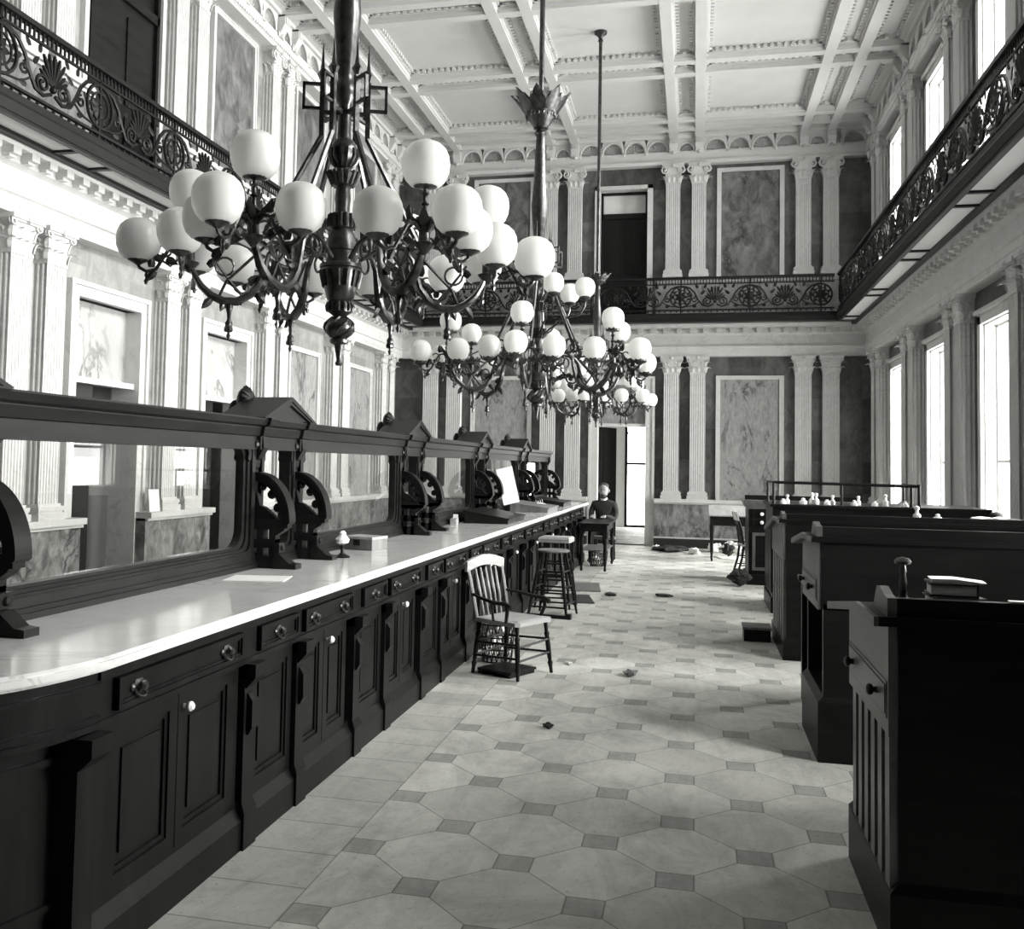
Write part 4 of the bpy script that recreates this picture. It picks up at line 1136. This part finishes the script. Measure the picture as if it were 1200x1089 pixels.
for a, b in zip(pts, pts[1:]):
    m.add([(a[0]-.014, a[1], a[2]-.035), (b[0]-.014, b[1], b[2]-.035), (b[0]-.014, b[1], b[2]+.045), (a[0]-.014, a[1], a[2]+.045), (a[0]+.014, a[1], a[2]-.035), (b[0]+.014, b[1], b[2]-.035), (b[0]+.014, b[1], b[2]+.045), (a[0]+.014, a[1], a[2]+.045)],
          [(0,1,2,3),(4,7,6,5),(0,4,5,1),(3,2,6,7),(0,3,7,4),(1,5,6,2)])
m.build('crest_rail', M['pale_wood'], t)
for k in range(5):
    y = -.12+.06*k; m = MB(); m.tube([(-.185, y*.9, .42), (-.215, y, .58), (-.235, y, .64), (-.27, y*1.05, .79)], [.009,.011,.018,.009], 6, False, .6); m.build('spindle', M['mid_wood'], t, True)

t = thing('foot_board', 'low dark foot board on the floor under the armchair', 'foot board', (-1.40, 7.43, 0), math.radians(-26))
MB().box(-.155, .165, -.165, .165, .028, .045).build('board', M['dark_wood'], t)
for x in (-.13, .13):
    MB().box(x-.02, x+.02, -.16, .16, 0, .028).build('batten', M['dark_wood'], t)
def basket(label, x, y, r, h):
    t = thing('waste_basket', label, 'basket', (x, y, 0), 0, 'wire waste baskets')
    m = MB()
    for z, q in ((0, .8), (h*.33, .87), (h*.66, .94), (h, 1.0)): m.tube([(r*q*math.cos(2*PI*i/20), r*q*math.sin(2*PI*i/20), z+.006) for i in range(20)], .006, 5, True)
    for k in range(18):
        a = 2*PI*k/18
        for s in (-1, 1): m.tube([(r*.8*math.cos(a), r*.8*math.sin(a), .006), (r*math.cos(a+s*.5), r*math.sin(a+s*.5), h)], .004, 4)
    m.build('wire_body', M['iron'], t)
    for k in range(5):
        a = k*1.3; q = MB(); rr = .055
        q.ball((0,0,0), rr, 7, 5, .8)
        q.v = [tuple(Vector(v)*(1+.35*math.sin(v[0]*170+k)*math.cos(v[1]*140+v[2]*90)) + Vector((r*.45*math.cos(a), r*.45*math.sin(a), .06+.05*k*h/.3))) for v in q.v]
        q.build('crumpled_paper', M['paper'], t)
basket('wire waste basket of crumpled paper behind the legs of the armchair', -1.56, 7.86, .15, .30)
basket('wire waste basket standing under the dark table', -1.52, 15.75, .13, .27)

def stool(label, x, y, rz, h, kind):
    t = thing('stool', label, 'stool', (x, y, 0), rz, 'tall counter stools')
    if kind == 'round':
        MB().lathe([(.15,h-.03),(.17,h-.022),(.175,h-.01),(.165,h),(.10,h-.006)], (0,0,0), 24).build('seat', M['mid_wood'], t, True)
    else:
        m = MB(); m.box(-.175, .175, -.16, .16, h-.05, h-.012); m.taper((-.18,.18,-.165,.165), h-.012, (-.165,.165,-.15,.15), h+.012); m.build('seat', M['pale_wood'], t)
    b = .21 if kind == 'round' else .20
    L = []
    for sx, sy in ((-1,-1),(1,-1),(1,1),(-1,1)):
        a0, a1 = Vector((sx*b, sy*b, 0)), Vector((sx*.105, sy*.105, h-.03)); L.append((a0, a1))
        m = MB(); turned(m, a0, a1, .017); m.build('leg', M['dark_wood'], t, True)
    for tt in (.16, .42, .66):
        for i in range(4):
            p, q = L[i], L[(i+1) % 4]
            k = tt+(.04 if i % 2 else 0)
            m = MB(); m.tube([p[0].lerp(p[1], k), q[0].lerp(q[1], k)], .010, 6); m.build('rung', M['dark_wood'], t)
    if kind == 'round':
        m = MB(); m.box(-.24, .25, -.235, -.195, .0, .035); m.box(.21, .26, -.245, -.185, .0, .055); m.build('foot_bar', M['dark_wood'], t)
stool('round-seated tall wooden stool standing in front of the square stool', -1.47, 10.43, math.radians(-8), .70, 'round')
stool('square-seated tall stool half hidden behind the round stool', -1.53, 11.08, math.radians(-4), .78, 'square')

t = thing('side_table', 'small dark turned-leg table at the far end of the counter', 'table', (-1.50, 15.60, 0))
m = MB(); m.box(-.24, .24, -.70, .70, .705, .73); m.build('table_top', M['dark_wood'], t)
m = MB(); m.box(-.20, .20, -.65, .65, .60, .705); m.build('apron', M['dark_wood'], t)
for sx, sy in ((-1,-1),(1,-1),(1,1),(-1,1)):
    m = MB(); x, y = sx*.18, sy*.63
    m.box(x-.03, x+.03, y-.03, y+.03, .5, .705); m.lathe([(.016,0),(.022,.03),(.016,.06),(.026,.12),(.03,.3),(.026,.42),(.034,.47),(.03,.5)], (x, y, 0), 10); m.build('leg', M['dark_wood'], t, True)
m = MB(); m.box(-.2, .2, -.55, .55, .30, .315); m.build('shelf', M['mid_wood'], t)
b = tag(MB().box(-.20, .20, -.42, .42, 0, .018).build('floor_plank', M['mid_wood']), 'flat pale plank lying on the floor beyond the stools', 'plank')
b.location = (-1.40, 12.9, 0); b.rotation_euler = (0, 0, .12)
b = tag(MB().box(-.17, .17, -.35, .35, 0, .012).build('floor_mat', M['leather']), 'dark ragged mat on the floor behind the square stool', 'mat')
b.location = (-1.36, 11.75, 0); b.rotation_euler = (0, 0, .2)

# ------------------------------------------------------------------ the man at the table
def person():
    t = thing('person', 'bearded person in a dark coat sitting behind the small table by the far doorway', 'person', (-1.50, 16.80, 0), math.radians(-8))
    me = bpy.data.meshes.new('body')
    V = []; E = []; Rr = []
    def v(p, r): V.append(p); Rr.append(r); return len(V)-1
    def chain(st, pts):
        a = st
        for p, r in pts:
            b = v(p, r); E.append((a, b)); a = b
        return a
    pel = v((0, 0, .50), (.15, .12)); belly = chain(pel, [((0, -.01, .66), (.15, .115)), ((0, -.02, .82), (.165, .12))])
    ch = chain(belly, [((0, -.02, .94), (.15, .10))]); nk = chain(ch, [((0, -.03, 1.03), (.055, .055)), ((0, -.05, 1.10), (.05, .052))])
    for s in (-1, 1):
        sh = chain(ch, [((s*.17, -.02, .955), (.07, .07)), ((s*.215, -.06, .82), (.052, .052)), ((s*.20, -.14, .70), (.044, .044))])
        chain(sh, [((s*.16, -.27, .755), (.038, .036)), ((s*.11, -.37, .77), (.026, .024))])
        chain(pel, [((s*.10, -.06, .50), (.095, .09)), ((s*.12, -.24, .51), (.082, .08)), ((s*.125, -.42, .50), (.066, .066)), ((s*.125, -.44, .28), (.055, .056)), ((s*.125, -.43, .09), (.040, .042)), ((s*.125, -.45, .04), (.042, .03)), ((s*.13, -.56, .03), (.038, .024))])
    me.from_pydata(V, E, []); o = bpy.data.objects.new('body', me); COL.objects.link(o); o.parent = t; me.materials.append(M['cloth_dark'])
    md = o.modifiers.new('skin', 'SKIN'); sv = me.skin_vertices[0].data
    for i, r in enumerate(Rr): sv[i].radius = r
    sv[0].use_root = True
    ss = o.modifiers.new('sub', 'SUBSURF'); ss.levels = ss.render_levels = 2
    # head with face
    hd = MB(); hd.lathe([(.03,1.065),(.05,1.09),(.062,1.115),(.072,1.15),(.078,1.19),(.079,1.225),(.073,1.26),(.055,1.29),(.03,1.307),(.004,1.312)], (0,-.055,0), 18)
    hd.v = [(x, y*1.0+(-.055-y)*-.18 - (.012 if z < 1.14 else 0), z) for x, y, z in hd.v]
    hd.taper((-.012,.012,-.165,-.125), 1.155, (-.006,.006,-.145,-.125), 1.205)
    for s in (-1, 1): hd.ball((s*.082, -.045, 1.185), .022, 8, 6, 1.5)
    hd.build('head', M['skin'], t, True)
    ey = MB()
    for s in (-1, 1): ey.ball((s*.03, -.138, 1.205), .011, 8, 6, .7)
    ey.box(-.022, .022, -.149, -.135, 1.118, 1.126); ey.build('face_features', M['hair'], t)
    hr = MB(); hr.lathe([(.078,1.235),(.085,1.255),(.078,1.285),(.058,1.308),(.03,1.322),(.004,1.326)], (0,-.045,0), 16)
    hr.lathe([(.02,1.05),(.05,1.06),(.062,1.09),(.06,1.115),(.05,1.128)], (0,-.09,0), 12)
    hr.build('hair_and_beard', M['hair'], t, True)
    cl = MB(); cl.lathe([(.062,1.02),(.064,1.05),(.058,1.065)], (0,-.035,0), 14); cl.build('collar_and_shirt', M['paper'], t)
    for s in (-1, 1):
        h = bpy.data.meshes.new('hand'); V = []; E = []; Rr = []
        w = v((s*.11, -.37, .77), .024)
        p1 = chain(w, [((s*.10, -.41, .768), .026), ((s*.092, -.445, .765), .028)])
        for i, (dx, L) in enumerate(((-.027, .062), (-.009, .07), (.009, .066), (.026, .052))):
            chain(p1, [((s*.092+dx, -.47, .765), .0095), ((s*.092+dx*1.15, -.47-L*.6, .758), .0085), ((s*.092+dx*1.2, -.47-L, .744), .007)])
        chain(p1-1, [((s*.10-s*.032, -.43, .765), .011), ((s*.10-s*.05, -.462, .757), .0095), ((s*.10-s*.056, -.485, .748), .008)])
        h.from_pydata(V, E, []); ho = bpy.data.objects.new('hand', h); COL.objects.link(ho); ho.parent = t; h.materials.append(M['skin'])
        ho.modifiers.new('skin', 'SKIN'); sv = h.skin_vertices[0].data
        for i, r in enumerate(Rr): sv[i].radius = (r, r)
        sv[0].use_root = True
        q = ho.modifiers.new('sub', 'SUBSURF'); q.levels = q.render_levels = 1
person()
t = thing('seat_box', 'plain wooden stool under the seated person', 'stool', (-1.50, 16.84, 0))
MB().box(-.19, .19, -.17, .17, .36, .40).build('seat', M['mid_wood'], t)
for sx, sy in ((-1,-1),(1,-1),(1,1),(-1,1)): MB().taper((sx*.16-.018, sx*.16+.018, sy*.14-.018, sy*.14+.018), 0, (sx*.15-.02, sx*.15+.02, sy*.13-.02, sy*.13+.02), .36).build('leg', M['dark_wood'], t)

# ------------------------------------------------------------------ high desks on the right
def high_desk(label, x0, x1, y0, y1, yo, zt, zs, drawer=True, slats=True, gal=.085, zl=.72, zd=.785, zp=.235, shelf=False):
    """back (near side) at y0, writing slope runs down to yo at the far side; end panel at x0"""
    t = thing('standing_desk', label, 'desk', ((x0+x1)/2, (y0+y1)/2, 0), 0, 'high standing desks on the right')
    O = T(-(x0+x1)/2, -(y0+y1)/2, 0)
    yr = y0+.40*(y1-y0)+.02                          # ridge between flat top and slope
    zy1 = zt+(zs-zt)*(y1-yr)/(yo-yr)
    m = MB(O)
    xi = x0+(.03 if slats else .20)
    m.box(xi, x1, y0+.004, y1-.02, .02, zl+.03)
    if not slats:
        for q in (y0, y1-.05): m.box(x0+.03, x0+.25, q, q+.045, .02, zl+.03)
    m.prism([(y0, zl), (y1, zl), (y1, zy1-.02), (yr, zt-.03), (y0, zt-.03)], x0+.03, x1, 'x')
    m.box(x0+.0, x1, y0-.012, y1+.012, 0, zp-.02); m.taper((x0, x1, y0-.012, y1+.012), zp-.02, (x0+.03, x1, y0+.002, y1-.004), zp+.015); m.build('carcass', M['desk_wood'], t)
    e = MB(O); e.prism([(y0+.01, zl), (y1-.01, zl), (y1-.01, zy1-.025), (yr, zt-.032), (y0+.01, zt-.032)], x0, x0+.032, 'x')
    if slats:
        n = 6; 
        for i in range(n):
            a = y0+.02+(y1-y0-.04)*i/n; b = a+(y1-y0-.04)/n*.55; e.box(x0+.004, x0+.035, a, b, zp-.03, zl+.02)
    e.build('end_panel', M['desk_end'], t)
    tp = MB(O)
    tp.prism([(y0-.02, zt-.032), (yr, zt-.032), (yo, zs-.032), (yo+.008, zs-.016), (yo, zs), (yr, zt), (y0-.02, zt)], x0-.035, x1, 'x')
    tp.build('top', M['desk_wood'], t)
    tp = MB(O); tp.prism([(y0-.02, zt-.032), (yr, zt-.032), (yo, zs-.032), (yo+.008, zs-.016), (yo, zs), (yr, zt), (y0-.02, zt)], x0-.05, x0-.034, 'x'); tp.build('edge_moulding', M['desk_end'], t)  # end face of the top, coloured lighter as it faces the bright wall
    if gal:
        gm = MB(O); gm.box(x0+.025, x1, y0-.005, y0+.035, zt, zt+gal*.72); gm.build('back_rail', M['desk_wood'], t); gm = MB(O)
        pr = [(y0-.005, zt), (y0+.27, zt), (y0+.25, zt+gal*.2), (y0+.19, zt+gal*.95), (y0+.14, zt+gal), (y0+.06, zt+gal*.78), (y0-.005, zt+gal*.72)]
        gm.prism(pr, x0-.005, x0+.025, 'x'); gm.build('gallery', M['desk_end'], t)
    if drawer:
        gp = MB(O); gp.ring(rect(y0+.035, y1-.03, zd-.012, zd+.112), rect(y0+.047, y1-.042, zd-.0, zd+.1), x0-.003, x0+.02, 'x'); gp.build('drawer_gap', M['black_stone'], t)  # dark ring laid on the panel in place of a shaded gap
        d = MB(O); d.box(x0-.006, x0+.03, y0+.05, y1-.045, zd+.003, zd+.097)
        q = d.build('drawer', M['desk_end'], t)
        for y in (y0+.19, y1-.16):
            k = MB(O @ T(x0-.004, y, zd+.05) @ RY(-PI/2)); k.lathe([(.012,0),(.010,.012),(.019,.018),(.021,.030),(.012,.037)], (0,0,0), 10); k.build('knob', M['dark_wood'], q, True)
    if shelf:
        q = MB(O); q.box(x0+.05, x1, y1-.03, y1+.80, zl+.0, zl+.03); q.build('shelf', M['desk_end'], t)
        for xx in (x0+.1, x1-.1):
            q = MB(O); q.box(xx-.03, xx+.03, y1+.70, y1+.76, 0, zl); q.build('shelf_leg', M['desk_wood'], t)
    return t
high_desk('nearest high standing desk with sloping top, two-knobbed end drawer and slatted end', .635, 3.15, 3.50, 4.36, 4.64, 1.118, 1.015)
high_desk('second high standing desk from the camera, taller than the nearest one', .67, 3.15, 5.72, 6.50, 6.70, 1.235, 1.155, True, False, .075, .83, .885, .345, True)
high_desk('third standing desk from the camera, slatted end, below the brass-railed desk', .735, 3.15, 8.65, 9.85, 10.2, 1.185, 1.03, False, True, .06, .84, .9, .175)
# railed desk
t = thing('railed_desk', 'black desk topped by a tall metal guard rail and ink bottles', 'desk', (1.7, 11.9, 0), 0)
O = T(-1.7, -11.9, 0)
m = MB(O); m.box(.86, 3.1, 11.42, 12.5, 0, 1.19); m.box(.84, 3.1, 11.40, 12.52, 0, .17)
for i in range(5): m.box(.845, .87, 11.47+.2*i, 11.6+.2*i, .22, .95)
m.build('carcass', M['desk_wood'], t)
m = MB(O); m.box(.83, 3.1, 11.38, 12.6, 1.185, 1.215); m.build('top', M['desk_wood'], t)
m = MB(O); m.tube([(.875, 11.5, 1.46), (2.38, 11.5, 1.445)], .017, 8); m.tube([(2.38, 11.5, 1.445), (2.42, 12.4, 1.445)], .017, 8); m.tube([(.875, 11.5, 1.46), (.875, 12.4, 1.46)], .014, 8); m.build('guard_rail', M['iron'], t)
for x, y in ((.875, 11.5), (1.60, 11.5), (2.32, 11.5), (2.40, 11.5), (.875, 12.4), (2.42, 12.4)):
    m = MB(O); m.lathe([(.022,0),(.016,.02),(.014,.24),(.02,.25)], (x, y, 1.215), 8); m.build('rail_post', M['iron'], t)
def bottle(kind, x, y, z, label, s=1.0):
    t = thing('ink_bottle' if kind == 'b' else 'ink_well', label, 'ink bottle' if kind == 'b' else 'ink well', (x, y, z), 0, 'ink bottles and wells on the desks')
    if kind == 'b':
        MB().lathe([(.028*s,0),(.03*s,.004),(.03*s,.045*s),(.014*s,.06*s),(.012*s,.085*s)], (0,0,0), 12).build('body', M['porcelain'], t, True)
        MB().lathe([(.016*s,.083*s),(.02*s,.09*s),(.018*s,.108*s),(.006*s,.115*s)], (0,0,0), 10).build('stopper', M['porcelain'], t, True)
    else:
        MB().lathe([(.04*s,0),(.042*s,.008),(.032*s,.036*s),(.018*s,.042*s),(.018*s,.05*s)], (0,0,0), 12).build('body', M['porcelain'], t, True)
        MB().lathe([(.02*s,.049*s),(.02*s,.056*s),(.008*s,.064*s)], (0,0,0), 10).build('lid', M['card'], t, True)
BT = [('w', .98, 11.56, 'white ink well nearest the left post of the guard rail'), ('b', 1.03, 11.60, 'white ink bottle just right of the left rail post'), ('w', 1.20, 11.58, 'flat white ink well left of the tallest pair of bottles'),
      ('b', 1.305, 11.66, 'tall white bottle, left of the pair left of the middle post'), ('b', 1.34, 11.58, 'short white bottle beside the tall one left of the middle post'), ('w', 1.46, 11.60, 'white ink well close before the middle rail post'),
      ('b', 1.52, 11.62, 'white bottle next to the middle rail post'), ('w', 1.74, 11.56, 'white ink well just right of the middle post'), ('b', 1.79, 11.60, 'white bottle right of the middle post'),
      ('w', 1.96, 11.58, 'lone white ink well midway along the right rail span'), ('b', 2.07, 11.60, 'big white bottle in the right rail span'), ('w', 2.27, 11.58, 'white ink well before the twin right posts')]
for k, x, y, l in BT: bottle(k, x, y, 1.216, l, 1.15 if 'tall' in l or 'big' in l else .95)
bottle('b', 1.86, 9.0, 1.186, 'white bottle standing on the third desk, left of a flat ink well', 1.1)
bottle('w', 2.02, 8.98, 1.186, 'flat white ink well on the third desk, right of a bottle', 1.0)
t = thing('open_book', 'open white ledger lying on the third desk by the windows', 'book', (2.52, 9.15, 1.186), .15)
MB().box(-.17, .17, -.12, .12, 0, .012).build('cover', M['leather'], t)
for s in (-1, 1):
    m = MB(); m.prism([(0, .012), (s*.165, .012), (s*.165, .03), (s*.08, .042), (0, .03)], -.115, .115, 'y'); m.build('pages', M['paper'], t)
b = tag(MB().ball((0,0,.035), .06, 12, 7, .62).build('cloth_bundle', M['cloth_dark'], None, True), 'small dark cloth bundle beside the open ledger', 'cloth'); b.location = (2.62, 9.5, 1.19)
# on the nearest desk: hand press and a pile of books
t = thing('hand_stamp', 'iron hand stamp with a round knob standing on the nearest desk', 'stamp', (.722, 3.72, 1.119))
MB().lathe([(.036,0),(.038,.015),(.024,.03),(.013,.045),(.013,.065)], (0,0,0), 14).build('base', M['iron'], t, True)
MB().lathe([(.010,.06),(.014,.09),(.010,.12),(.013,.13),(.009,.155)], (0,0,0), 12).build('column', M['brass'], t, True)
MB().lathe([(.010,.152),(.026,.157),(.029,.166),(.02,.176),(.006,.18)], (0,0,0), 16).build('handle', M['brass'], t, True)
def book(label, x, y, z, sx, sy, h, rz):
    t = thing('ledger', label, 'book', (x, y, z), rz, 'ledgers on the nearest desk')
    m = MB(); m.box(-sx/2, sx/2, -sy/2, sy/2, 0, .006); m.box(-sx/2, sx/2, -sy/2, sy/2, h-.006, h); m.box(sx/2-.006, sx/2, -sy/2, sy/2, 0, h); m.build('cover', M['leather'], t)
    MB().box(-sx/2+.008, sx/2-.006, -sy/2+.008, sy/2-.008, .006, h-.006).build('pages', M['paper'], t)
book('closed dark ledger at the bottom of the pile on the nearest desk', .885, 3.70, 1.119, .17, .15, .055, .06)
book('dark ledger on top of the pile on the nearest desk', .875, 3.705, 1.175, .155, .14, .045, -.1)
b = tag(MB().prism([(-.075, 0), (.085, 0), (.095, .004), (0, .014), (-.08, .012)], -.05, .05, 'y').build('paper_sheaf', M['paper']), 'curled white paper sheaf lying on top of the dark ledgers', 'paper'); b.location = (.885, 3.70, 1.221); b.rotation_euler = (0, 0, -.1)
b = tag(MB().box(-.045, .045, -.015, .015, 0, .006).build('white_slip', M['paper']), 'thin white slip on the back rail of the nearest desk, right of the ledgers', 'paper'); b.location = (1.05, 3.515, 1.180)

# pedestal desk at the far right and its neighbours
t = thing('pedestal_desk', 'dark pedestal desk with two white knobs by the far wall', 'desk', (1.4, 14.5, 0))
O = T(-1.4, -14.5, 0)
m = MB(O); m.box(.74, 2.2, 14.1, 15.0, .1, 1.07); m.box(.71, 2.2, 14.07, 15.03, 0, .14); m.build('carcass', M['desk_wood'], t)
m = MB(O); m.taper((.72, 2.2, 14.08, 15.02), 1.05, (.68, 2.2, 14.03, 15.06), 1.14); m.box(.68, 2.2, 14.03, 15.06, 1.14, 1.17); m.build('top', M['desk_end'], t)
m = MB(O); m.box(.70, 2.2, 14.35, 14.40, 1.17, 1.235); m.build('gallery', M['dark_wood'], t)
m = MB(O); m.ring([(.79, .2), (1.02, .2), (1.02, .72), (.79, .72)], [(.83, .24), (.98, .24), (.98, .68), (.83, .68)], 14.08, 14.11, 'y'); m.build('door', M['desk_end'], t)
for z in (.98, .865):
    d = MB(O); d.box(.79, 1.02, 14.085, 14.11, z-.045, z+.045); q = d.build('drawer', M['desk_wood'], t)
    k = MB(O @ T(.915, 14.085, z) @ RX(PI/2)); k.lathe([(.012,0),(.01,.012),(.024,.02),(.026,.032),(.014,.04)], (0,0,0), 12); k.build('knob', M['porcelain'], q, True, 'white porcelain knob')
t = thing('clerk_table', 'low sloping clerk table with one thin leg showing, before the far wall', 'table', (.60, 17.55, 0))
m = MB(); m.box(-.33, .33, -.25, .35, .62, .78); m.build('apron', M['dark_wood'], t)
m = MB(); m.prism([(-.30, .78), (.38, .78), (.38, .95), (.30, .95), (-.30, .80)], -.35, .35, 'x'); m.build('top', M['pale_wood'], t)  # pale colour stands for the light reflected off the slope
for sx, sy in ((-1,-1),(1,-1),(1,1),(-1,1)):
    m = MB(); m.lathe([(.014,0),(.018,.04),(.013,.07),(.024,.15),(.028,.4),(.034,.62)], (sx*.30, sy*.2+.05, 0), 8); m.build('leg', M['dark_wood'], t, True)
t = thing('side_chair', 'slender dark chair with a pale worn crest beside the pedestal desk', 'chair', (.87, 15.42, 0), math.radians(8))
m = MB(); m.box(-.19, .21, -.19, .19, .44, .465); m.build('seat', M['straw'], t)
for sx, sy in ((1,-1),(1,1)):
    m = MB(); turned(m, (sx*.19, sy*.17, 0), (sx*.18, sy*.16, .44), .016); m.build('leg', M['dark_wood'], t, True)
for s in (-1, 1):
    m = MB(); m.tube([(-.26, s*.17, 0), (-.19, s*.165, .25), (-.165, s*.165, .46), (-.20, s*.165, .70), (-.27, s*.165, .93)], [.016,.018,.019,.017,.015], 7); m.build('back_post', M['dark_wood'], t, True)
m = MB(); m.prism([(-.25, .82), (-.235, .82), (-.265, .955), (-.285, .955)], -.19, .19, 'y'); m.build('crest_rail', M['card'], t)  # crest coloured pale for the highlights on the chair back
for k in range(4):
    y = -.11+.073*k; m = MB(); m.tube([(-.17, y, .47), (-.20, y, .68), (-.245, y, .83)], [.008,.011,.008], 6); m.build('spindle', M['dark_wood'], t, True)
for z in (.15, .27):
    for s in (-1, 1): m = MB(); m.tube([(-.20, s*.165, z), (.19, s*.165, z)], .009, 6); m.build('stretcher', M['dark_wood'], t)
# low step box by the third desk
t = thing('step_box', 'low box step on the floor against the third standing desk', 'step', (.60, 9.62, 0))
MB().box(-.14, .10, -.15, .15, 0, .11).build('body', M['dark_wood'], t); MB().box(-.15, .11, -.16, .16, .11, .13).build('tread', M['mid_wood'], t)

# rubbish on the floor by the far wall
def lump(name, label, cat, x, y, r, mat, seed, sz=.55):
    from mathutils import noise as nz
    q = MB(); q.ball((0,0,0), r, 18, 12, sz); o_ = Vector((seed*3.7, seed*1.3, 0))
    def wob(v):
        d = Vector(v)/r; k = 1+.75*nz.noise(d*1.4+o_)+.45*nz.noise(d*3.3+o_)
        return tuple(Vector(v)*max(.35, k))
    q.v = [wob(v) for v in q.v]
    zmin = min(v[2] for v in q.v); q.v = [(v[0], v[1], v[2]-zmin) for v in q.v]
    o = tag(q.build(name, M[mat]), label, cat); o.location = (x, y, 0)
    return o
lump('paper_scrap', 'white paper scrap on the floor against the black plinth, left of the rubbish', 'paper', -.72, 19.6, .06, 'paper', 1)
lump('paper_scrap', 'crumpled pale paper in the rubbish at the foot of the far wall', 'paper', .0, 18.62, .10, 'paper', 2)
lump('rubbish_heap', 'dark low heap of rubbish spread along the foot of the far wall', 'rubbish', -.45, 19.1, .30, 'leather', 3, .16)
lump('paper_bundle', 'white bundle on the floor under the clerk table, left one', 'paper', .40, 19.3, .13, 'paper', 5, .6)
lump('paper_bundle', 'white bundle on the floor under the clerk table, right one', 'paper', .72, 19.25, .15, 'paper', 6, .6)
lump('old_boot', 'small dark boot-like lump on the pale paper under the clerk table', 'rubbish', .60, 18.15, .09, 'cloth_dark', 7, 1.0).location.z = .021
b = tag(MB().box(-.28, .28, -.22, .22, 0, .02).build('paper_bundle', M['paper']), 'flat pale sheet on the floor under the dark lump by the clerk table', 'paper'); b.location = (.68, 18.1, 0); b.rotation_euler = (0, 0, .3)
lump('floor_scrap', 'dark curled scrap alone on the bright middle of the floor', 'scrap', -.47, 7.62, .05, 'mid_wood', 8, .4)
lump('floor_scrap', 'tiny dark scrap on the tiles nearer the camera', 'scrap', -.86, 5.95, .028, 'cloth_dark', 9, .5)
lump('floor_scrap', 'small pale scrap on the floor beside the armchair', 'scrap', -.98, 7.9, .03, 'paper', 10, .3)
lump('dirt_pile', 'small dark dirt pile on the floor in front of the farthest stool', 'dirt', -1.0, 12.2, .07, 'leather', 11, .25)
lump('dirt_pile', 'flat dirt pile on the floor left of the railed desk', 'dirt', -.35, 12.4, .09, 'leather', 12, .15)
lump('dark_rag', 'black rag heaped on the floor at the corner of the pedestal desk', 'rag', .60, 13.82, .12, 'cloth_dark', 13, .8)
SKY, LOBE, LOBE_P, LOBE_EL, GLOW, GROUND, SUN, SUN_ANGLE, SUN_DIR, EXPO = 3.5, 40.0, 7, 24, 12, 1.5, 0, 12, (-1, .25, -.7), .8
# ------------------------------------------------------------------ light: a bright overcast sky through the windows
w = bpy.data.worlds.new('sky'); SC.world = w; w.use_nodes = True
nt = w.node_tree; nt.nodes.clear()
out = nt.nodes.new('ShaderNodeOutputWorld'); bg = nt.nodes.new('ShaderNodeBackground')
tc = nt.nodes.new('ShaderNodeTexCoord'); sx = nt.nodes.new('ShaderNodeSeparateXYZ'); nt.links.new(tc.outputs['Generated'], sx.inputs[0])
# brightest straight out from the windows (sun behind thin cloud), boosted below the horizon to brighten the ceiling, duller along the street
el = math.radians(LOBE_EL)
dt = nt.nodes.new('ShaderNodeVectorMath'); dt.operation = 'DOT_PRODUCT'; nt.links.new(tc.outputs['Generated'], dt.inputs[0]); dt.inputs[1].default_value = (math.cos(el), 0, math.sin(el))
lobe = math_node(nt, 'MULTIPLY', math_node(nt, 'POWER', math_node(nt, 'MAXIMUM', dt.outputs['Value'], 0), LOBE_P), LOBE)
gl_ = math_node(nt, 'MULTIPLY', math_node(nt, 'POWER', math_node(nt, 'MAXIMUM', sx.outputs[0], 0), 3), GLOW)
below = math_node(nt, 'LESS_THAN', sx.outputs[2], 0)
down = math_node(nt, 'SUBTRACT', 1, math_node(nt, 'MULTIPLY', below, 1-GROUND))
st = math_node(nt, 'MULTIPLY', math_node(nt, 'ADD', math_node(nt, 'ADD', lobe, gl_), SKY), down)
bg.inputs[0].default_value = g(1); nt.links.new(st, bg.inputs[1])
nt.links.new(bg.outputs[0], out.inputs[0])
def portal(loc, rot, sx, sy):
    l = bpy.data.lights.new('window_portal', 'AREA'); l.shape = 'RECTANGLE'; l.size = sx; l.size_y = sy; l.cycles.is_portal = True
    o = bpy.data.objects.new('window_portal', l); COL.objects.link(o); o.location = loc; o.rotation_euler = rot
for b in WIN_Y:
    portal((XR+.19, b, (WLZ[0]+WLZ[1])/2), (0, PI/2, 0), WLZ[1]-WLZ[0], 1.1)
    portal((XR+.19, b, (WUZ[0]+WUZ[1])/2), (0, PI/2, 0), WUZ[1]-WUZ[0], 1.04)
portal((XC+.25, YB+6.1, 1.5), (-PI/2, 0, 0), 1.74, 2.9)
if SUN:
    sl_ = bpy.data.lights.new('sun', 'SUN'); sl_.energy = SUN; sl_.angle = math.radians(SUN_ANGLE); so_ = bpy.data.objects.new('sun', sl_); COL.objects.link(so_)
    d = Vector(SUN_DIR).normalized(); so_.rotation_euler = d.to_track_quat('-Z', 'Y').to_euler(); so_.location = (8, 8, 8)
SC.view_settings.view_transform = 'Standard'; SC.view_settings.look = 'None'; SC.view_settings.gamma = 1; SC.view_settings.exposure = EXPO
SC.view_settings.use_curve_mapping = False
cy = SC.cycles
cy.max_bounces = 10; cy.diffuse_bounces = 6; cy.glossy_bounces = 4; cy.transmission_bounces = 6; cy.transparent_max_bounces = 16
cy.use_denoising = True; cy.sample_clamp_indirect = 8; cy.caustics_reflective = False; cy.caustics_refractive = False
